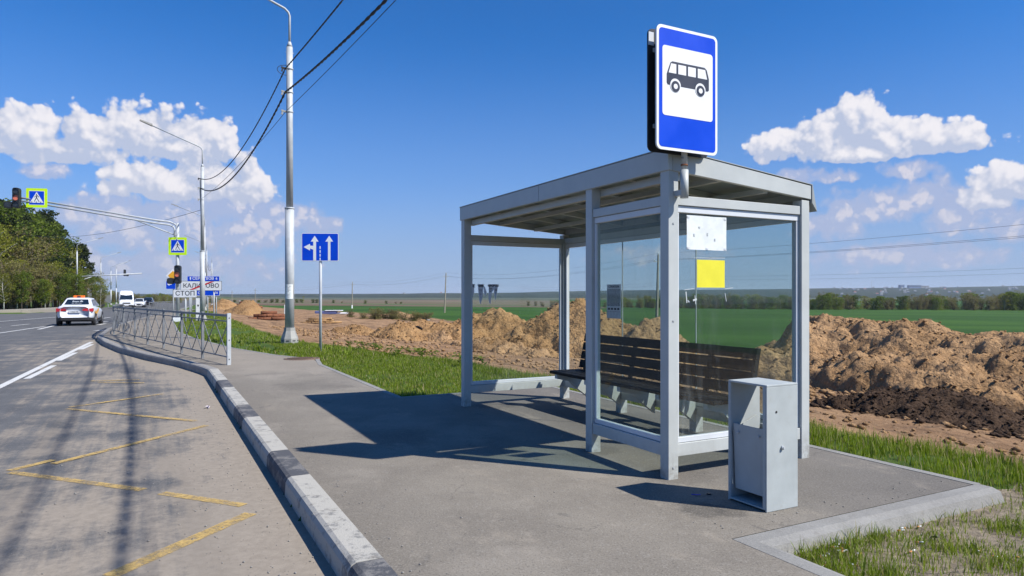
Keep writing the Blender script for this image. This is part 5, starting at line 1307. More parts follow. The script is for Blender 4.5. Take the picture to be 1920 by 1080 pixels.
for q, (px, py) in enumerate([(1583, 1008), (1575, 1024), (1754, 1014)]):
    x, y = PX(px, py, -.10); z = Tz(x, y)
    mb = MB(); base = [mb.pt((x + rr.uniform(-.05, .05), y + rr.uniform(-.03, .03), z + rr.uniform(.005, .045))) for _ in range(12)]
    for j in range(10): mb.face((base[j], base[j + 1], base[(j + 2) % 12]))
    tag(mb.build('crumpled_wrapper', [M['trim'], M['galv'], M['black']][q]), ['crumpled white foil wrapper in the grass near the kerb corner', 'crumpled silver wrapper in the grass near the kerb corner', 'dark crumpled rag in the grass at the bottom right'][q], 'litter')
# ------------------------------------------------------------------ vehicles (local +y = forward)
def ring_loft(mb, st, m=0):
    rings = []
    for (y, w, zb, zs, zd) in st:
        pts = [(0, zb), (w * .80, zb), (w * .97, zb + .10), (w, (zb + zs) / 2), (w * .985, zs - .12), (w * .93, zs - .01), (w * .72, zd), (0, zd + .012)]
        full = pts + [(-x, z) for x, z in pts[-2:0:-1]]
        rings.append([mb.pt((x, y, z)) for x, z in full])
    n = len(rings[0])
    for a, b in zip(rings, rings[1:]):
        for j in range(n): mb.face((a[j], a[(j + 1) % n], b[(j + 1) % n], b[j]), True, m)
    mb.face(rings[0], True, m); mb.face(rings[-1][::-1], True, m)
def wheel(t, x, y, r, sgn):
    mb = MB(); mb.tube([(x - sgn * .20, y, r), (x - sgn * .01, y, r), (x, y, r)], [r, r, r * .93], 24); w = mb.build('wheel', M['tyre'], t)
    mb = MB(); mb.tube([(x, y, r), (x + sgn * .012, y, r)], [r * .66, r * .60], 18); mb.build('rim', M['rim'], w)
    mb = MB()
    for q in range(5):
        a = q * 1.2566; mb.bar((x + sgn * .014, y + math.cos(a) * r * .15, r + math.sin(a) * r * .15), (x + sgn * .014, y + math.cos(a + .3) * r * .55, r + math.sin(a + .3) * r * .55), .07, .004, up=(1, 0, 0))
    mb.build('spoke_gap', M['trimblack'], w)
def sedan(name, label, loc, rz, paint='carwhite', suv=False, taxi=False, group=None):
    t = thing(name, label, 'car', loc, rz, group); dz = .16 if suv else 0
    mb = MB(); ring_loft(mb, [(-2.18, .66, .42 + dz / 2, .96 + dz, 1.02 + dz), (-2.10, .80, .30 + dz / 2, 1.04 + dz, 1.10 + dz), (-1.75, .865, .26 + dz / 2, 1.05 + dz, 1.12 + dz), (-1.0, .88, .24 + dz / 2, 1.02 + dz, 1.08 + dz), (.2, .88, .24 + dz / 2, .98 + dz, 1.03 + dz),
                          (1.2, .87, .24 + dz / 2, .92 + dz, .98 + dz), (1.75, .84, .26 + dz / 2, .84 + dz, .92 + dz), (2.08, .76, .30 + dz / 2, .70 + dz, .80 + dz), (2.18, .62, .36 + dz / 2, .60 + dz, .66 + dz)])
    o = mb.build('body', M[paint], t); s = o.modifiers.new('s', 'SUBSURF'); s.levels = s.render_levels = 1
    ry0, ry1 = (-2.0, -1.85) if suv else (-1.62, -.92)
    top = 1.45 + dz * 1.2
    B = dict(x=.74, y0=ry0, y1=1.42, z=1.02 + dz); Tt = dict(x=.56, y0=ry1, y1=.58, z=top)
    c = [(-B['x'], B['y0'], B['z']), (B['x'], B['y0'], B['z']), (B['x'], B['y1'], B['z']), (-B['x'], B['y1'], B['z']), (-Tt['x'], Tt['y0'], top), (Tt['x'], Tt['y0'], top), (Tt['x'], Tt['y1'], top), (-Tt['x'], Tt['y1'], top)]
    mb = MB(); i = [mb.pt(p) for p in c]; j = [mb.pt(p) for p in ((-.40, ry1 + .2, top + .055), (.40, ry1 + .2, top + .055), (.40, .38, top + .05), (-.40, .38, top + .05))]
    for f in ((0, 3, 2, 1), (0, 1, 5, 4), (1, 2, 6, 5), (2, 3, 7, 6), (3, 0, 4, 7)): mb.face([i[q] for q in f], True)
    for a in range(4): mb.face((i[4 + a], i[4 + (a + 1) % 4], j[(a + 1) % 4], j[a]), True)
    mb.face(j, True); mb.build('cabin', M[paint], t, bevel=.05)
    C = [Vector(p) for p in c]
    def glassq(nm, q, fx0, fx1, fz0, fz1, off, mat='carglass'):
        a, b_, d, e = [C[k_] for k_ in q]      # bottom a-b, top e-d
        nrm = (b_ - a).cross(e - a).normalized() * off
        P = lambda u, v: tuple((a.lerp(b_, u)).lerp(e.lerp(d, u), v) + nrm)
        mb = MB(); mb.poly([P(fx0, fz0), P(fx1, fz0), P(fx1, fz1), P(fx0, fz1)]); return mb.build(nm, M[mat], t)
    glassq('rear_window', (0, 1, 5, 4), .09, .91, .24, .86, .024); glassq('windscreen', (2, 3, 7, 6), .06, .94, .08, .93, .022)
    for q in ((1, 2, 6, 5), (3, 0, 4, 7)):
        fwd = q[0] == 1
        for (u0, u1) in ((.14, .47), (.50, .86)):
            if not fwd: u0, u1 = 1 - u1, 1 - u0
            glassq('side_window', q, u0, u1, .12, .88, .022)
    # dark lower bumpers and sills
    mb = MB(); mb.hexa([(-.62, -2.21, .30 + dz / 2), (.62, -2.21, .30 + dz / 2), (.83, -1.9, .26 + dz / 2), (-.83, -1.9, .26 + dz / 2), (-.64, -2.215, .46 + dz / 2), (.64, -2.215, .46 + dz / 2), (.885, -1.9, .42 + dz / 2), (-.885, -1.9, .42 + dz / 2)]); mb.build('rear_bumper', M['trimblack'], t, bevel=.02)
    mb = MB(); mb.hexa([(-.55, 2.2, .24 + dz / 2), (.55, 2.2, .24 + dz / 2), (.82, 1.85, .22 + dz / 2), (-.82, 1.85, .22 + dz / 2), (-.58, 2.205, .36 + dz / 2), (.58, 2.205, .36 + dz / 2), (.87, 1.85, .34 + dz / 2), (-.87, 1.85, .34 + dz / 2)]); mb.build('front_bumper', M['trimblack'], t, bevel=.02)
    mb = MB(); mb.box(-.87, .87, -1.0, 1.05, .20 + dz / 2, .29 + dz / 2); mb.build('sill', M['trimblack'], t)
    for sx in (-1, 1):
        mb = MB(); mb.hexa([(sx * .34, -2.235, .82 + dz), (sx * .84, -2.14, .76 + dz), (sx * .845, -1.86, .80 + dz), (sx * .55, -1.86, .80 + dz), (sx * .40, -2.225, .90 + dz), (sx * .84, -2.13, .95 + dz), (sx * .845, -1.86, .92 + dz), (sx * .55, -1.86, .88 + dz)] if sx > 0 else
                           [(sx * .84, -2.14, .76 + dz), (sx * .34, -2.235, .82 + dz), (sx * .55, -1.86, .80 + dz), (sx * .845, -1.86, .80 + dz), (sx * .84, -2.13, .95 + dz), (sx * .40, -2.225, .90 + dz), (sx * .55, -1.86, .88 + dz), (sx * .845, -1.86, .92 + dz)]); mb.build('tail_lamp', M['tail'], t)
        mb = MB(); mb.plate([(min(sx * .42, sx * .78), .56 + dz), (max(sx * .42, sx * .78), .56 + dz), (max(sx * .42, sx * .78), .70 + dz), (min(sx * .42, sx * .78), .68 + dz)], 1.9, 2.13); mb.build('headlight', M['headlight'], t)
        mb = MB(); mb.hexa([(sx * .86, .95, .98 + dz), (sx * 1.03, .92, 1.0 + dz), (sx * 1.03, 1.02, 1.0 + dz), (sx * .86, 1.05, .98 + dz), (sx * .88, .95, 1.1 + dz), (sx * 1.04, .92, 1.13 + dz), (sx * 1.04, 1.02, 1.13 + dz), (sx * .88, 1.05, 1.1 + dz)]); mb.build('mirror', M['trimblack'] if taxi else M[paint], t, bevel=.02)
        for y in (-1.36, 1.32):
            mb = MB(); mb.tube([(sx * .70, y, .33 + dz / 2), (sx * .889, y, .33 + dz / 2)], .37 + dz * .2, 24); mb.build('wheel_arch', M['trimblack'], t)
            wheel(t, sx * .893, y, .315 + dz * .2, sx)
    mb = MB(); mb.box(-.26, .26, -2.245, -2.20, .70 + dz, .80 + dz); mb.build('number_plate', M['plate'], t)
    mb = MB(); mb.box(-.30, .30, 2.19, 2.205, .44 + dz / 2, .62 + dz / 2); mb.build('grille', M['trimblack'], t)
    if taxi:
        mb = MB(); mb.box(-.27, .27, -.72, -.55, top + .055, top + .17); mb.build('roof_sign', M['orange'], t, bevel=.02)
        mb = MB(); mb.box(-.08, .08, -.735, -.722, top + .075, top + .14); mb.build('roof_sign_panel', M['navy'], t)
        lettering('L  A  D  A', .10, (0, -2.20, .975), M['skirt'], t, .004, bold=.002)
        lettering('А 825 ТВ', .085, (0, -2.249, .75), M['ink'], t, .003)
        mb = MB(); q = Vector((0, -2.06 + .42, 1.25))
        nrm = (C[1] - C[0]).cross(C[4] - C[0]).normalized() * .026
        for (u0, u1, v0, v1) in [(.32, .36, .52, .70), (.37, .40, .52, .64), (.41, .44, .52, .64), (.45, .48, .50, .64), (.49, .52, .52, .64), (.53, .56, .52, .64), (.59, .70, .54, .66), (.62, .67, .66, .72), (.32, .40, .36, .40), (.43, .52, .36, .40), (.55, .66, .36, .40)]:
            P = lambda u, v: tuple((C[0].lerp(C[1], u)).lerp(C[4].lerp(C[5], u), v) + nrm)
            mb.poly([P(u0, v0), P(u1, v0), P(u1, v1), P(u0, v1)])
        mb.build('window_print', M['grey_sign'], t)
        mb = MB()
        for sx in (1, -1):
            x = .893 * sx
            mb.poly([(x, -1.70, .66), (x, -.55, .92), (x, -.20, .92), (x, -.30, .80), (x, -.95, .62), (x, -.95, .35), (x, -1.02, .30), (x, -1.06, .62), (x * .99, -1.70, .84)][::sx])
        mb.build('side_stripe', M['taxi'], t)
    return t
def minibus(label, loc, rz):
    t = thing('minibus', label, 'minibus', loc, rz)
    st = [(2.65, .80, .35, .62, .66), (2.60, .93, .32, .95, 1.02), (2.35, .98, .30, 1.12, 1.20), (1.75, .99, .30, 1.25, 1.34), (1.2, .99, .3, 2.2, 2.3), (.8, .99, .3, 2.48, 2.62), (-2.5, .99, .3, 2.5, 2.66), (-2.9, .97, .32, 2.4, 2.5)]
    mb = MB()
    rings = []
    for (y, w, zb, zs, zd) in st[::-1]:
        tw = .86 if zd > 2 else .92
        pts = [(0, zb), (w * .9, zb), (w, zb + .15), (w, zb + (zs - zb) * .5), (w * (.97 if zd > 2 else 1), zs * .86), (w * tw, zs), (w * tw * .8, zd), (0, zd + .03)]
        full = pts + [(-x, z) for x, z in pts[-2:0:-1]]; rings.append([mb.pt((x, y, z)) for x, z in full])
    n = len(rings[0])
    for a, b in zip(rings, rings[1:]):
        for j in range(n): mb.face((a[j], a[(j + 1) % n], b[(j + 1) % n], b[j]), False)
    mb.face(rings[0]); mb.face(rings[-1][::-1]); mb.build('body', M['carwhite'], t, bevel=.03)
    mb = MB(); mb.poly([(.84, 1.80, 1.36), (-.84, 1.80, 1.36), (-.76, 1.235, 2.12), (.76, 1.235, 2.12)]); mb.poly([(.84, 1.86, 1.36), (-.84, 1.86, 1.36), (-.76, 1.29, 2.12), (.76, 1.29, 2.12)]); mb.build('windscreen', M['carglass'], t)
    for sx in (-1, 1):
        for (y0, y1) in ((.35, 1.2), (-.9, .2), (-2.2, -1.0)):
            mb = MB(); q = [(sx * .998, y0, 1.35), (sx * .998, y1, 1.35), (sx * .965, y1 - .05, 2.05), (sx * .965, y0 + .05, 2.05)]; mb.poly(q if sx > 0 else q[::-1]); mb.build('side_window', M['carglass'], t)
        mb = MB(); mb.hexa([(sx * .60, 2.56, .80), (sx * .90, 2.52, .80), (sx * .90, 2.3, .80), (sx * .6, 2.3, .8), (sx * .62, 2.50, 1.02), (sx * .90, 2.46, 1.08), (sx * .9, 2.3, 1.08), (sx * .62, 2.3, 1.02)]); mb.build('headlight', M['headlight'], t)
        mb = MB(); mb.box(min(sx * 1.0, sx * 1.2), max(sx * 1.0, sx * 1.2), 1.45, 1.6, 1.35, 1.75); mb.build('mirror', M['trimblack'], t, bevel=.02)
        for y in (-1.7, 1.75):
            mb = MB(); mb.tube([(sx * .8, y, .38), (sx * 1.004, y, .38)], .42, 20); mb.build('wheel_arch', M['trimblack'], t)
            wheel(t, sx * 1.008, y, .36, sx)
    mb = MB(); mb.box(-.92, .92, 2.45, 2.70, .30, .55); mb.build('front_bumper', M['trimblack'], t, bevel=.04)
    mb = MB(); mb.box(-.5, .5, 2.585, 2.66, .70, .90); mb.build('grille', M['trimblack'], t)
    mb = MB(); mb.box(-.26, .26, 2.705, 2.72, .40, .51); mb.build('number_plate', M['plate'], t)
    return t
def roadz(x, y): s_, n_ = SN(x, y); return -.15 + float(LONG(s_))
sedan('taxi', 'white taxi with orange roof sign and yellow side stripe driving away', (-24.05, 38.1, roadz(-24, 38)), R(24.5), taxi=True)
x, y = (222 - 960) / 1280 * 101, 101.
minibus('white high-roofed minibus coming towards the crossing', (x, y + 2, roadz(x, y)), R(180 + 31))
for (px, Y, lab, pt, suv, a) in [(262, 116, 'white car coming down the road below the yellow board', 'carwhite', False, 205), (278, 122, 'black car coming down the road beside the white car', 'carblack', True, 204), (243.5, 150, 'small pale car far behind the minibus', 'carwhite', False, 208), (250, 150, 'dark car peeping out behind the white car', 'carblack', False, 206)]:
    x = (px - 960) / 1280 * Y
    sedan('car', lab, (x, Y, roadz(x, Y)), R(a), paint=pt, suv=suv, group='cars coming down the road in the distance')

# ------------------------------------------------------------------ trees
def leaf_material(name, a, b_, c_, trans=.3):
    m, k, bs, out = new_mat(name); oc = k.n('ShaderNodeTexCoord').outputs['Object']; P = k.n('ShaderNodeNewGeometry').outputs['Position']
    rnd = k.n('ShaderNodeObjectInfo').outputs['Random']
    f = k.ss(k.m('ADD', k.noise(P, .55, 3., .6), k.m('MULTIPLY', k.m('SUBTRACT', rnd, .5), .6)), .32, .68)
    c = k.mix(f, a, b_); c = k.mix(k.ss(k.noise(oc, 4., 2., .6), .45, .75), c, c_)
    k.put(bs.inputs['Base Color'], c); bs.inputs['Roughness'].default_value = .7; bs.inputs['Specular IOR Level'].default_value = .25
    tl = k.n('ShaderNodeBsdfTranslucent'); k.put(tl.inputs[0], c); mx = k.n('ShaderNodeMixShader'); mx.inputs[0].default_value = trans
    k.t.links.new(bs.outputs[0], mx.inputs[1]); k.t.links.new(tl.outputs[0], mx.inputs[2]); k.t.links.new(mx.outputs[0], out.inputs[0]); return m
M['pine'] = leaf_material('pine_needles', (.020, .036, .009), (.045, .068, .014), (.070, .092, .018))
M['spring'] = leaf_material('spring_leaves', (.18, .20, .022), (.25, .275, .030), (.28, .25, .04), .45)
M['green'] = leaf_material('young_green_leaves', (.065, .11, .012), (.13, .185, .018), (.19, .23, .022), .42)
M['olive'] = leaf_material('budding_twigs', (.15, .135, .050), (.20, .19, .055), (.22, .165, .085), .4)
M['bark'] = pbr('bark', (.10, .075, .055), .95, var=.4, scale=3)
M['birch'] = pbr('birch_bark', (.50, .48, .43), .8, var=.3, scale=2, dirt=((.08, .07, .06), .6))
M['pinebark'] = pbr('pine_bark', (.20, .10, .055), .95, var=.4, scale=2)
def cards(name, C, sz, mat, parent, flat=.0):
    n = len(C); u = RNG.normal(size=(n, 3)); u[:, 2] *= (1 - flat); u /= np.linalg.norm(u, axis=1)[:, None]
    v = np.cross(u, RNG.normal(size=(n, 3))); v[:, 2] *= (1 - flat); v /= np.linalg.norm(v, axis=1)[:, None] + 1e-6
    s = (sz * RNG.uniform(.55, 1.3, n))[:, None]
    q = np.stack([C - u * s, C - v * s * .55, C + u * s, C + v * s * .55], 1).reshape(-1, 3)
    me = bpy.data.meshes.new(name); me.vertices.add(4 * n); me.vertices.foreach_set('co', q.astype(np.float32).ravel())
    me.loops.add(4 * n); me.loops.foreach_set('vertex_index', np.arange(4 * n, dtype=np.int32)); me.polygons.add(n)
    me.polygons.foreach_set('loop_start', np.arange(0, 4 * n, 4, dtype=np.int32)); me.materials.append(mat); me.update(calc_edges=True)
    o = bpy.data.objects.new(name, me); COL.objects.link(o); o.parent = parent; return o
def make_tree(name, kind, seed, lod=1., low=False):
    """a 10 m tree at the origin; returns its Empty"""
    global RNG
    rr = random.Random(seed); RNG = np.random.default_rng(seed)
    t = thing(name, 'tree', 'tree', (0, 0, 0))
    clumps = []; mb = MB()
    if kind == 'pine':
        bend = [(0, 0, -.3), (rr.uniform(-.1, .1), rr.uniform(-.1, .1), 4), (rr.uniform(-.2, .2), rr.uniform(-.2, .2), 7.5), (rr.uniform(-.2, .2), 0, 9.8)]
        mb.tube(bend, [.22, .17, .11, .03], 7)
        for q in range(26):
            z = 3.2 + 6.6 * (q / 25) ** .9; r = (1.0 - ((z - 3.2) / 6.9) ** 1.25) * 2.2 + .22; a = q * 2.4 + rr.uniform(-.4, .4); r *= rr.uniform(.6, 1.1)
            e = Vector((math.cos(a) * r, math.sin(a) * r, z + rr.uniform(-.1, .5)))
            mb.tube([(0, 0, z - .3), tuple(e * .6 + Vector((0, 0, z * .4 - .05))), tuple(e)], [.05, .035, .015], 4)
            clumps.append((e, rr.uniform(.55, 1.0), .45)); clumps.append((Vector((e.x * .55, e.y * .55, z)), rr.uniform(.5, .9), .5))
        clumps.append((Vector((0, 0, 9.6)), .55, 1.)); mat, bm, n_, sz, tm = 'pine', 'pinebark', 120, .16, 0
    elif kind in ('birch', 'green'):
        mb.tube([(0, 0, -.3), (rr.uniform(-.2, .2), 0, 3), (rr.uniform(-.4, .4), rr.uniform(-.3, .3), 6.5), (rr.uniform(-.5, .5), 0, 9.6)], [.17, .13, .07, .015], 7)
        for q in range(24):
            z = 2.0 + 6.6 * q / 23; a = q * 2.4 + rr.uniform(-.5, .5); L = (1.9 if kind == 'birch' else 2.3) * math.sin(math.pi * min(1, (z - .8) / 9.0)) * rr.uniform(.6, 1.15)
            p0 = Vector((0, 0, z)); p1 = p0 + Vector((math.cos(a) * L * .5, math.sin(a) * L * .5, L * .55)); p2 = p0 + Vector((math.cos(a) * L, math.sin(a) * L, L * .95))
            mb.tube([p0, p1, p2], [.05, .03, .01], 4)
            for p in (p1, p2, p2 + Vector((rr.uniform(-.5, .5), rr.uniform(-.5, .5), rr.uniform(.1, .7)))): clumps.append((p, rr.uniform(.45, .85), .9))
        clumps.append((Vector((0, 0, 9.4)), .6, 1.2))
        mat, bm, n_, sz = ('spring', 'birch', 42, .115) if kind == 'birch' else ('green', 'bark', 70, .14)
    else:
        for st in range(7):
            a = rr.uniform(0, 6.28); L = rr.uniform(.8, 2.2); h = rr.uniform(6.5, 9.8)
            p = [Vector((math.cos(a) * .2, math.sin(a) * .2, -.3)), Vector((math.cos(a) * L * .45, math.sin(a) * L * .45, h * .5)), Vector((math.cos(a) * L, math.sin(a) * L, h))]
            mb.tube(p, [.10, .06, .012], 5)
            for q in range(9):
                f = .25 + .75 * q / 8; c_ = p[0].lerp(p[1], min(1, f * 2)) if f < .5 else p[1].lerp(p[2], f * 2 - 1); b_ = rr.uniform(0, 6.28)
                e = c_ + Vector((math.cos(b_) * rr.uniform(.4, 1.2), math.sin(b_) * rr.uniform(.4, 1.2), rr.uniform(.2, .9)))
                mb.tube([c_, e], [.03, .008], 4); clumps.append((e, rr.uniform(.5, .95), 1.)); 
        mat, bm, n_, sz = 'olive', 'bark', 60, .12
    mb.build('trunk', M[bm], t)
    if low:
        for q in range(16):
            a = rr.uniform(0, 6.28); d_ = rr.uniform(.5, 2.0); clumps.append((Vector((math.cos(a) * d_, math.sin(a) * d_, rr.uniform(.5, 3.2))), rr.uniform(.8, 1.3), 1.))
    P = []
    for c_, r, fl in clumps:
        k_ = max(6, int(n_ * lod * (r / .7) ** 1.5)); d = RNG.normal(size=(k_, 3)); d /= np.linalg.norm(d, axis=1)[:, None]; d *= (RNG.uniform(.15, 1, k_) ** .5)[:, None] * r; d[:, 2] *= fl
        P.append(np.array(c_) + d)
    cards('crown', np.concatenate(P), sz / math.sqrt(lod), M[mat], t)
    return t
protos = {}
used = set()
for kd, nm, cnt in (('pine', 'pine_tree', 3), ('birch', 'birch_tree', 3), ('green', 'leafy_tree', 3), ('shrub', 'budding_shrub', 3)):
    for i_ in range(cnt): protos[kd, i_] = make_tree(nm, kd, 40 + i_ * 7 + len(kd))
far = {}
for kd, nm, cnt in (('birch', 'birch_tree', 2), ('green', 'leafy_tree', 3), ('shrub', 'budding_shrub', 3)):
    for i_ in range(cnt): far[kd, i_] = make_tree(nm, kd, 90 + i_ * 5 + len(kd), .42, True)
rt = random.Random(21)
def plant(bank, kd, x, y, h, label, group, wide=1.):
    i_ = rt.randrange(len([1 for q in bank if q[0] == kd])); pr = bank[kd, i_]
    if (id(bank), kd, i_) not in used: used.add((id(bank), kd, i_)); c = pr
    else: c = copy_tree(pr)
    c.location = (x, y, Tz(x, y) - .1); c.rotation_euler = (rt.uniform(-.03, .03), rt.uniform(-.03, .03), rt.uniform(0, 6.28))
    s_ = h / 10; c.scale = (s_ * wide, s_ * wide, s_); c['label'] = label; c['group'] = group; c['category'] = 'shrub' if kd == 'shrub' else 'tree'
    return c
GF = 'trees of the wood left of the road'
LBL = {'pine': 'dark green pine with a high crown in the wood left of the road', 'birch': 'pale trunked birch with fresh yellow-green leaves in the wood at left', 'green': 'leafy bright green tree in the wood left of the road', 'shrub': 'bare brownish shrub at the foot of the wood left of the road'}
def edge_pt(u): return (np.interp(u, [-1.1, 0, .5, 1], [-80, -58.5, -61.5, -68]), np.interp(u, [-1.1, 0, .5, 1], [77, 80, 93, 114]))
def sil(px): return np.interp(px, [-60, 0, 20, 60, 95, 130, 160, 185, 203, 215, 240], [352, 372, 385, 405, 402, 432, 426, 452, 480, 500, 545])
for row, (back, kinds, hmin, hs) in enumerate([(0, 'sgbsgb', 2.6, .0), (3.0, 'bgsbpb', 5.5, .55), (7, 'pbpgpb', 7, .80), (12, 'ppgppg', 8, .96), (18, 'pppgpp', 8, 1.0), (26, 'ppppgp', 9, .98)]):
    n_ = [26, 15, 15, 15, 14, 12][row]
    for i_ in range(n_):
        u = -.55 + 1.55 * (i_ + rt.uniform(-.35, .35)) / (n_ - 1)
        x, y = edge_pt(u); x = float(x) - back * .75 + rt.uniform(-1, 1); y = float(y) + back * .65 * (1 - .6 * max(0, u)) + rt.uniform(-1.2, 1.2)
        px = 960 + 1280 * x / y
        if px > 206: continue
        top = float(sil(px)); full = H + (554 - top) / 1280 * y + .2
        h = max(hmin, full * hs * rt.uniform(.9, 1.03)) if hs else rt.uniform(2.6, 5.4)
        if hs: h = min(h, full * (1.02 if row < 4 else 1.06))
        kd = {'s': 'shrub', 'b': 'birch', 'g': 'green', 'p': 'pine'}[kinds[i_ % 6]]
        if px > 150 and kd == 'pine': kd = 'green'
        if px < 75 and row in (1, 2) : kd = rt.choice(['birch', 'birch', 'shrub'])
        plant(protos, kd, x, y, h, LBL[kd], GF, rt.uniform(1.0, 1.3) * (1.25 if kd == 'shrub' else 1))
# far wood beyond the road at left, and scrub
for i_ in range(58):
    px = 206 + 135 * (i_ + rt.uniform(-.4, .4)) / 58; Y = rt.uniform(205, 262); x = (px - 960) / 1280 * Y
    top = np.interp(px, [200, 225, 240, 262, 300, 345], [540, 548, 545, 553, 550, 557]) + rt.uniform(-1, 5)
    h = H + (554 - top) / 1280 * Y - Tz(x, Y); kd = rt.choice(['shrub', 'green', 'shrub', 'birch'])
    plant(far, kd, x, Y, h, 'low %s in the distance between the minibus and the traffic light mast' % {'shrub': 'olive shrub', 'green': 'green tree', 'birch': 'pale green birch'}[kd], 'far trees beyond the road', 1.5)
# windbreak beyond the green field at right
for i_ in range(250):
    f = (i_ + rt.uniform(-1.5, 1.5)) / 249; x = -2 + 232 * f; Y = 252 + rt.uniform(-4, 22) + max(0, 40 - x) * .5
    px = 960 + 1280 * x / Y
    top = np.interp(px, [950, 1130, 1200, 1300, 1540, 1557, 1570, 1620, 1700, 1720, 1800, 1815, 1830, 1860, 1880, 1910, 1960], [566, 560, 556, 551, 552, 545, 552, 555, 555, 552, 554, 546, 554, 551, 546, 546, 551]) + rt.uniform(-1.5, 9) ** 1
    h = H + (554 - top) / 1280 * Y - Tz(x, Y)
    if h < 2: continue
    kd = rt.choice(['shrub', 'shrub', 'green', 'shrub', 'birch', 'green'])
    plant(far, kd, x, Y, h, {'shrub': 'bare olive-brown tree in the windbreak beyond the green field', 'green': 'bushy green tree in the windbreak beyond the green field', 'birch': 'light green slender tree in the windbreak beyond the green field'}[kd], 'trees of the windbreak beyond the green field', 1.7)
# scattered bushes along the field lanes
for (px, Y, hpx, kd, w_) in [(1035, 262, 12, 'shrub', 1.9), (1049, 266, 8, 'green', 1.6), (1019, 262, 6, 'shrub', 1.8), (510, 330, 7, 'green', 2.5), (520, 330, 7, 'green', 2.5), (498, 335, 6, 'shrub', 3), (470, 330, 5, 'shrub', 3), (455, 335, 5, 'green', 3), (485, 335, 5, 'green', 3), (531, 335, 5, 'green', 3), (556, 335, 7, 'green', 2.5), (565, 335, 7, 'green', 2.4), (587, 330, 7, 'green', 2.2), (594, 330, 7, 'green', 2.2), (625, 335, 6, 'green', 2), (641, 340, 3.5, 'shrub', 2.4), (685, 320, 6.5, 'green', 2), (724, 320, 6, 'green', 2), (742, 340, 4, 'shrub', 2.6), (752, 340, 4, 'green', 2.6), (440, 330, 5, 'green', 3), (425, 320, 6, 'shrub', 3), (415, 300, 7, 'green', 2.5), (569, 420, 11, 'birch', .8), (396, 250, 9, 'green', 1.8), (385, 240, 8, 'shrub', 1.8), (405, 270, 8, 'green', 2)]:
    x = (px - 960) / 1280 * Y; z = Tz(x, Y)
    plant(far, kd, x, Y, hpx / 1280 * Y, 'small round %s bush standing by itself far out in the fields' % {'shrub': 'brownish', 'green': 'green', 'birch': 'slender green'}[kd], 'bushes scattered over the far fields', w_)
# tangled scrub in front of the green field
for i_ in range(16):
    px = rt.uniform(655, 800) if i_ < 12 else rt.uniform(735, 860); Y = rt.uniform(88, 100); x = (px - 960) / 1280 * Y
    plant(far, 'shrub', x, Y, rt.uniform(.8, 1.7) * (.8 if px < 700 else 1.05), 'low tangle of dry grey-brown scrub at the near edge of the green field', 'scrub at the edge of the green field', 3.0)
RNG = np.random.default_rng(5)
heap('soil_heap', 'old overgrown grey bank at the near edge of the green field', 'soil heap', 100, 33, 9, 2.2, .9, M['spoil'], 131, group=G1, res=.3)

# ------------------------------------------------------------------ grass blades
m, k, bs, out = new_mat('grass_blades'); P = k.n('ShaderNodeNewGeometry').outputs['Position']; rnd = k.n('ShaderNodeNewGeometry').outputs['Random Per Island']
c = k.mix(rnd, (.125, .200, .010), (.26, .32, .022)); c = k.mix(k.ss(k.noise(P, .9, 4., .6), .4, .65), c, (.17, .235, .014)); c = k.mix(k.ss(rnd, .82, .90), c, (.36, .31, .14))
k.put(bs.inputs['Base Color'], c); bs.inputs['Roughness'].default_value = .55; bs.inputs['Specular IOR Level'].default_value = .3
tl = k.n('ShaderNodeBsdfTranslucent'); k.put(tl.inputs[0], c); mx = k.n('ShaderNodeMixShader'); mx.inputs[0].default_value = .42
k.t.links.new(bs.outputs[0], mx.inputs[1]); k.t.links.new(tl.outputs[0], mx.inputs[2]); k.t.links.new(mx.outputs[0], out.inputs[0]); M['blade'] = m
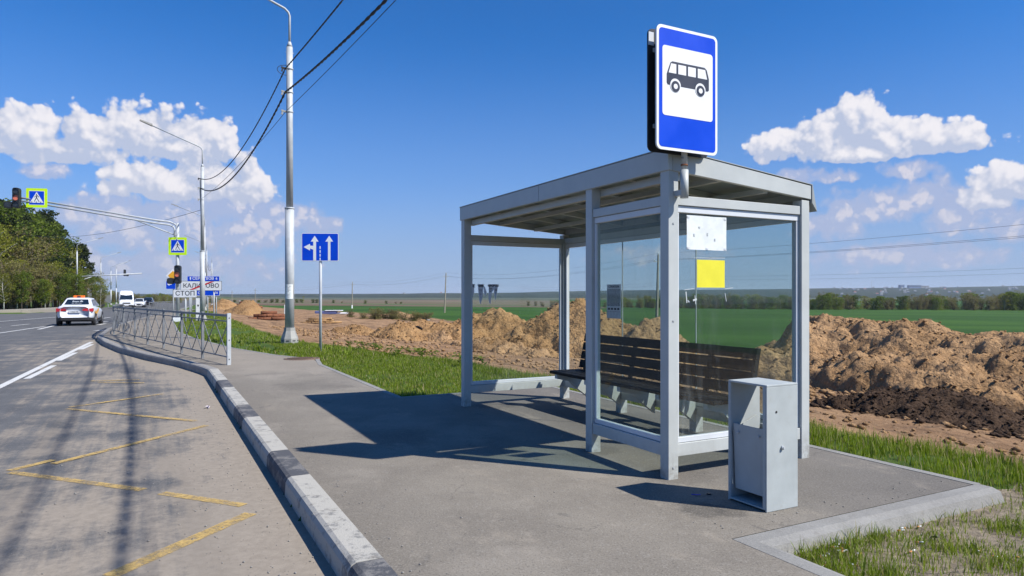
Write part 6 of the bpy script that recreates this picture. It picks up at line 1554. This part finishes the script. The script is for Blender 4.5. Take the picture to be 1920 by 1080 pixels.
def grass(name, label, n, s0, s1, n0, n1, h, w, keep=None, tuft=.35, lean=.5):
    nt = int(n * tuft / 6) + 1
    S = RNG.uniform(s0, s1, nt); N = RNG.uniform(n0, n1, nt)
    S = np.repeat(S, 7) + RNG.normal(0, .028, nt * 7); N = np.repeat(N, 7) + RNG.normal(0, .028, nt * 7)
    hh = np.repeat(RNG.uniform(.9, 1.5, nt), 7)
    m2 = n - len(S)
    if m2 > 0: S = np.concatenate([S, RNG.uniform(s0, s1, m2)]); N = np.concatenate([N, RNG.uniform(n0, n1, m2)]); hh = np.concatenate([hh, np.full(m2, .8)])
    x, y = W(S, N); px = 960 + 1280 * x / np.maximum(y, .1)
    ok = (px > -150) & (px < 2150) & (y > 2.8)
    if keep is not None: ok &= keep(S, N)
    S, N, hh, x, y = S[ok], N[ok], hh[ok], x[ok], y[ok]; n = len(S)
    z = T(x, y) - .01
    hh = hh * h * RNG.uniform(.45, 1.15, n) * (.55 + .9 * fbm(x * 1.1, y * 1.1, 3, 6)); a = RNG.uniform(0, 6.28, n); l = RNG.uniform(.1, 1, n) * lean * hh; b = a + RNG.normal(0, .4, n)
    ww = w * RNG.uniform(.6, 1.3, n); cx, sx = np.cos(a + 1.57) * ww / 2, np.sin(a + 1.57) * ww / 2; lx, ly = np.cos(b) * l, np.sin(b) * l
    V = np.stack([np.stack([x - cx, y - sx, z], -1), np.stack([x + cx, y + sx, z], -1),
                  np.stack([x + lx * .35 + cx * .8, y + ly * .35 + sx * .8, z + hh * .6], -1), np.stack([x + lx * .35 - cx * .8, y + ly * .35 - sx * .8, z + hh * .6], -1),
                  np.stack([x + lx, y + ly, z + hh * .95], -1)], 1).reshape(-1, 3)
    o5 = 5 * np.arange(n)[:, None]; L = np.concatenate([o5 + np.array([[0, 1, 2, 3]]), o5 + np.array([[3, 2, 4]])], 1).ravel()
    st = (7 * np.arange(n)[:, None] + np.array([[0, 4]])).ravel()
    me = bpy.data.meshes.new(name); me.vertices.add(len(V)); me.vertices.foreach_set('co', V.astype(np.float32).ravel()); me.loops.add(len(L)); me.loops.foreach_set('vertex_index', L.astype(np.int32))
    me.polygons.add(len(st)); me.polygons.foreach_set('loop_start', st.astype(np.int32)); me.materials.append(M['blade']); me.update(calc_edges=True)
    o = bpy.data.objects.new(name, me); COL.objects.link(o); return tag(o, label, kind='stuff')
TUFTS = [(*[float(q) for q in SN(*PX(px, py, -.1))], r) for px, py, r in [(1560, 1035, .22), (1625, 1015, .30), (1690, 1050, .36), (1600, 1075, .35), (1770, 1040, .30), (1850, 1050, .34), (1680, 985, .16), (1740, 985, .20), (1850, 945, .26), (1905, 930, .30), (1800, 975, .14), (1905, 1000, .22), (1480, 1030, .07), (1610, 985, .07), (1560, 1000, .06), (1700, 950, .06)]]
def kA(S, N):
    p = np.zeros(len(S))
    for a, b, r in TUFTS: p = np.maximum(p, np.exp(-((S - a) ** 2 + (N - b) ** 2) / r ** 2))
    p = np.maximum(p, sstep(N, 5.6, 6.4)); p = p * (.35 + 1.3 * sstep(fbm(S * 3.2, N * 3.2, 3, 52), .40, .66))
    return (RNG.uniform(0, 1, len(S)) < p) & (S < 2.80)
grass('grass', 'patchy grass in the sandy corner at the bottom right', 80000, .2, 2.82, 3.26, 8.0, .082, .0052, kA, lean=.8)
grass('grass', 'tall grass along the back of the shelter platform', 42000, 2.2, 16, 5.72, 7.5, .115, .0075, lambda S, N: (fbm(S * 1.8, N * 2.2, 3, 77) > .30) & (N < EDGE(S) + .25 * (fbm(S * 2, N * 2, 2, 8) - .3)) & (RNG.uniform(0, 1, len(S)) < np.interp(S, [2, 9, 12], [1, 1, .5])) & ((S > 3) | (N > 5.9)), tuft=.5)
grass('grass', 'short lawn left of the shelter between pavement and bare soil', 95000, 9.42, 24, 3.2, 7.6, .075, .009, lambda S, N: (N < EDGE(S) + .5 * (fbm(S * 2, N * 2, 2, 8) - .4)) & (N > RLOW(S) + .11))
grass('grass', 'grass on the verge round the lamp posts and road signs', 90000, 16, 80, -1.0, 6, .11, .020, lambda S, N: (N < EDGE(S) + .8 * (fbm(S * .7, N * .7, 2, 8) - .5)) & (N > RLOW(S) + .12) & (fbm(S * .5, N * .9, 3, 12) > .36))
def weeds():
    mb = MB(); rr = random.Random(9)
    for q in range(60):
        s_, n_ = rr.uniform(13.5, 21), rr.uniform(4.5, 7.5)
        if n_ > float(EDGE(s_)) + .4 or n_ < float(EDGE(s_)) - 1.0: continue
        x, y = W(s_, n_); z = Tz(x, y)
        for j in range(16):
            a = rr.uniform(0, 6.28); l = rr.uniform(.05, .14); h = rr.uniform(.08, .26); w = .035
            c = Vector((x + math.cos(a) * l, y + math.sin(a) * l, z + h)); u = Vector((math.cos(a), math.sin(a), rr.uniform(-.4, .6))) * .07; v = Vector((-math.sin(a), math.cos(a), 0)) * w
            mb.poly([c - u, c - v, c + u, c + v])
    return tag(mb.build('weeds', M['green']), 'broad-leaved weeds at the edge of the lawn by the lane sign', kind='stuff')
weeds()

# ------------------------------------------------------------------ village on the far hills
M['roof_red'] = pbr('red_roof', (.30, .10, .07), .8); M['roof_grey'] = pbr('grey_roof', (.20, .21, .24), .8); M['wall_pale'] = pbr('pale_wall', (.42, .41, .38), .9); M['wall_blue'] = pbr('blue_cladding', (.10, .17, .36), .7)
hp = {}
def house(w, d, h, rmat, wmat, name='village_house'):
    t = thing(name, '', 'house', (0, 0, 0))
    mb = MB(); mb.box(-w / 2, w / 2, -d / 2, d / 2, -3, h); mb.build('wall', M[wmat], t)
    mb = MB(); o = .5; a = [mb.pt(p) for p in [(-w / 2 - o, -d / 2 - o, h), (w / 2 + o, -d / 2 - o, h), (w / 2 + o, d / 2 + o, h), (-w / 2 - o, d / 2 + o, h), (-w / 2 - o, 0, h + d * .45), (w / 2 + o, 0, h + d * .45)]]
    for f in ((0, 1, 5, 4), (2, 3, 4, 5), (1, 2, 5), (3, 0, 4), (0, 3, 2, 1)): mb.face([a[q] for q in f])
    mb.build('roof', M[rmat], t)
    for q in (-.25, .25):
        mb = MB(); mb.box(w * q - .7, w * q + .7, -d / 2 - .06, -d / 2 - .01, 1., 2.4); mb.build('window', M['carglass'], t)
    return t
first = {}
for q in range(62):
    px = rt.uniform(1560, 1910) if q < 60 else rt.uniform(630, 900); Y = rt.uniform(2000, 2850); x = (px - 960) / 1280 * Y
    if q > 34 and q < 60 and rt.random() < .5: px = rt.gauss(1735, 28); x = (px - 960) / 1280 * Y
    key = rt.choice([('roof_red', 'wall_pale'), ('roof_grey', 'wall_pale'), ('roof_grey', 'wall_pale'), ('roof_grey', 'wall_blue')])
    if key not in first: first[key] = house(6.5, 6, 2.6, *key); c = first[key]
    else: c = copy_tree(first[key])
    c.location = (x, Y, float(hillz(np.array([x]), np.array([Y]))[0])); c.rotation_euler.z = rt.uniform(-.6, .6)
    c['group'] = 'houses of the far village'; c['label'] = 'tiny %s village house on the far hillside' % {'roof_redwall_pale': 'red-roofed pale', 'roof_greywall_pale': 'grey-roofed pale', 'roof_greywall_blue': 'bluish'}[key[0] + key[1]]
for (px, py, w_, h_, mat, lab) in [(1714, 545, 48, 11, 'wall_blue', 'long blue works building on the far hill'), (1732, 542, 34, 8, 'wall_pale', 'pale block beside the blue works building'), (1690, 546, 16, 12, 'wall_blue', 'small dark blue hall left of the works building')]:
    Y = 2750.; x = (px - 960) / 1280 * Y; z = float(hillz(np.array([x]), np.array([Y]))[0])
    t = thing('works_building', lab, 'building', (x, Y, z))
    mb = MB(); mb.box(-w_ / 2, w_ / 2, -8, 8, -4, h_); mb.build('wall', M[mat], t); mb = MB(); mb.box(-w_ / 2 - .5, w_ / 2 + .5, -8.5, 8.5, h_, h_ + 1); mb.build('roof', M['roof_red' if mat == 'wall_pale' else 'roof_grey'], t)
    mb = MB(); mb.box(-w_ / 2 + 2, w_ / 2 - 2, -8.15, -8.02, h_ * .5, h_ * .7); mb.build('window_band', M['carglass'], t)
x = (1633.5 - 960) / 1280 * 2950; z = float(hillz(np.array([x]), np.array([2950.]))[0])
t = thing('radio_mast', 'thin radio mast on the far ridge right of the shelter', 'radio mast', (x, 2950, z))
for (a, b) in ((-1.3, -1.3), (1.3, -1.3), (0, 1.4)):
    mb = MB(); mb.tube([(a, b, -5), (a * .5, b * .5, 33)], .35, 5); mb.build('leg', M['galv'], t)
mb = MB()
for q in range(10): z0 = q * 3.3; s_ = 1 - q * .05; mb.bar((-1.3 * s_, -1.3 * s_, z0), (1.3 * s_, -1.3 * s_, z0 + 3.2), .3, .3); mb.bar((1.3 * s_, -1.3 * s_, z0), (0, 1.4 * s_, z0 + 3.2), .3, .3)
mb.build('lattice', M['galv'], t)

# ------------------------------------------------------------------ air
mb = MB(); mb.box(-6500, 6500, -200, 7400, -14, 76)
m = bpy.data.materials.new('thin_blue_air'); m.use_nodes = True; m.node_tree.nodes.clear()
k = NT(m.node_tree); out = k.n('ShaderNodeOutputMaterial'); pv = k.n('ShaderNodeVolumePrincipled'); pv.inputs['Color'].default_value = (.78, .88, 1, 1); pv.inputs['Density'].default_value = .00012; pv.inputs['Anisotropy'].default_value = .1
k.t.links.new(pv.outputs[0], out.inputs['Volume'])
tag(mb.build('haze', m), 'thin bluish haze over the far fields', kind='stuff')
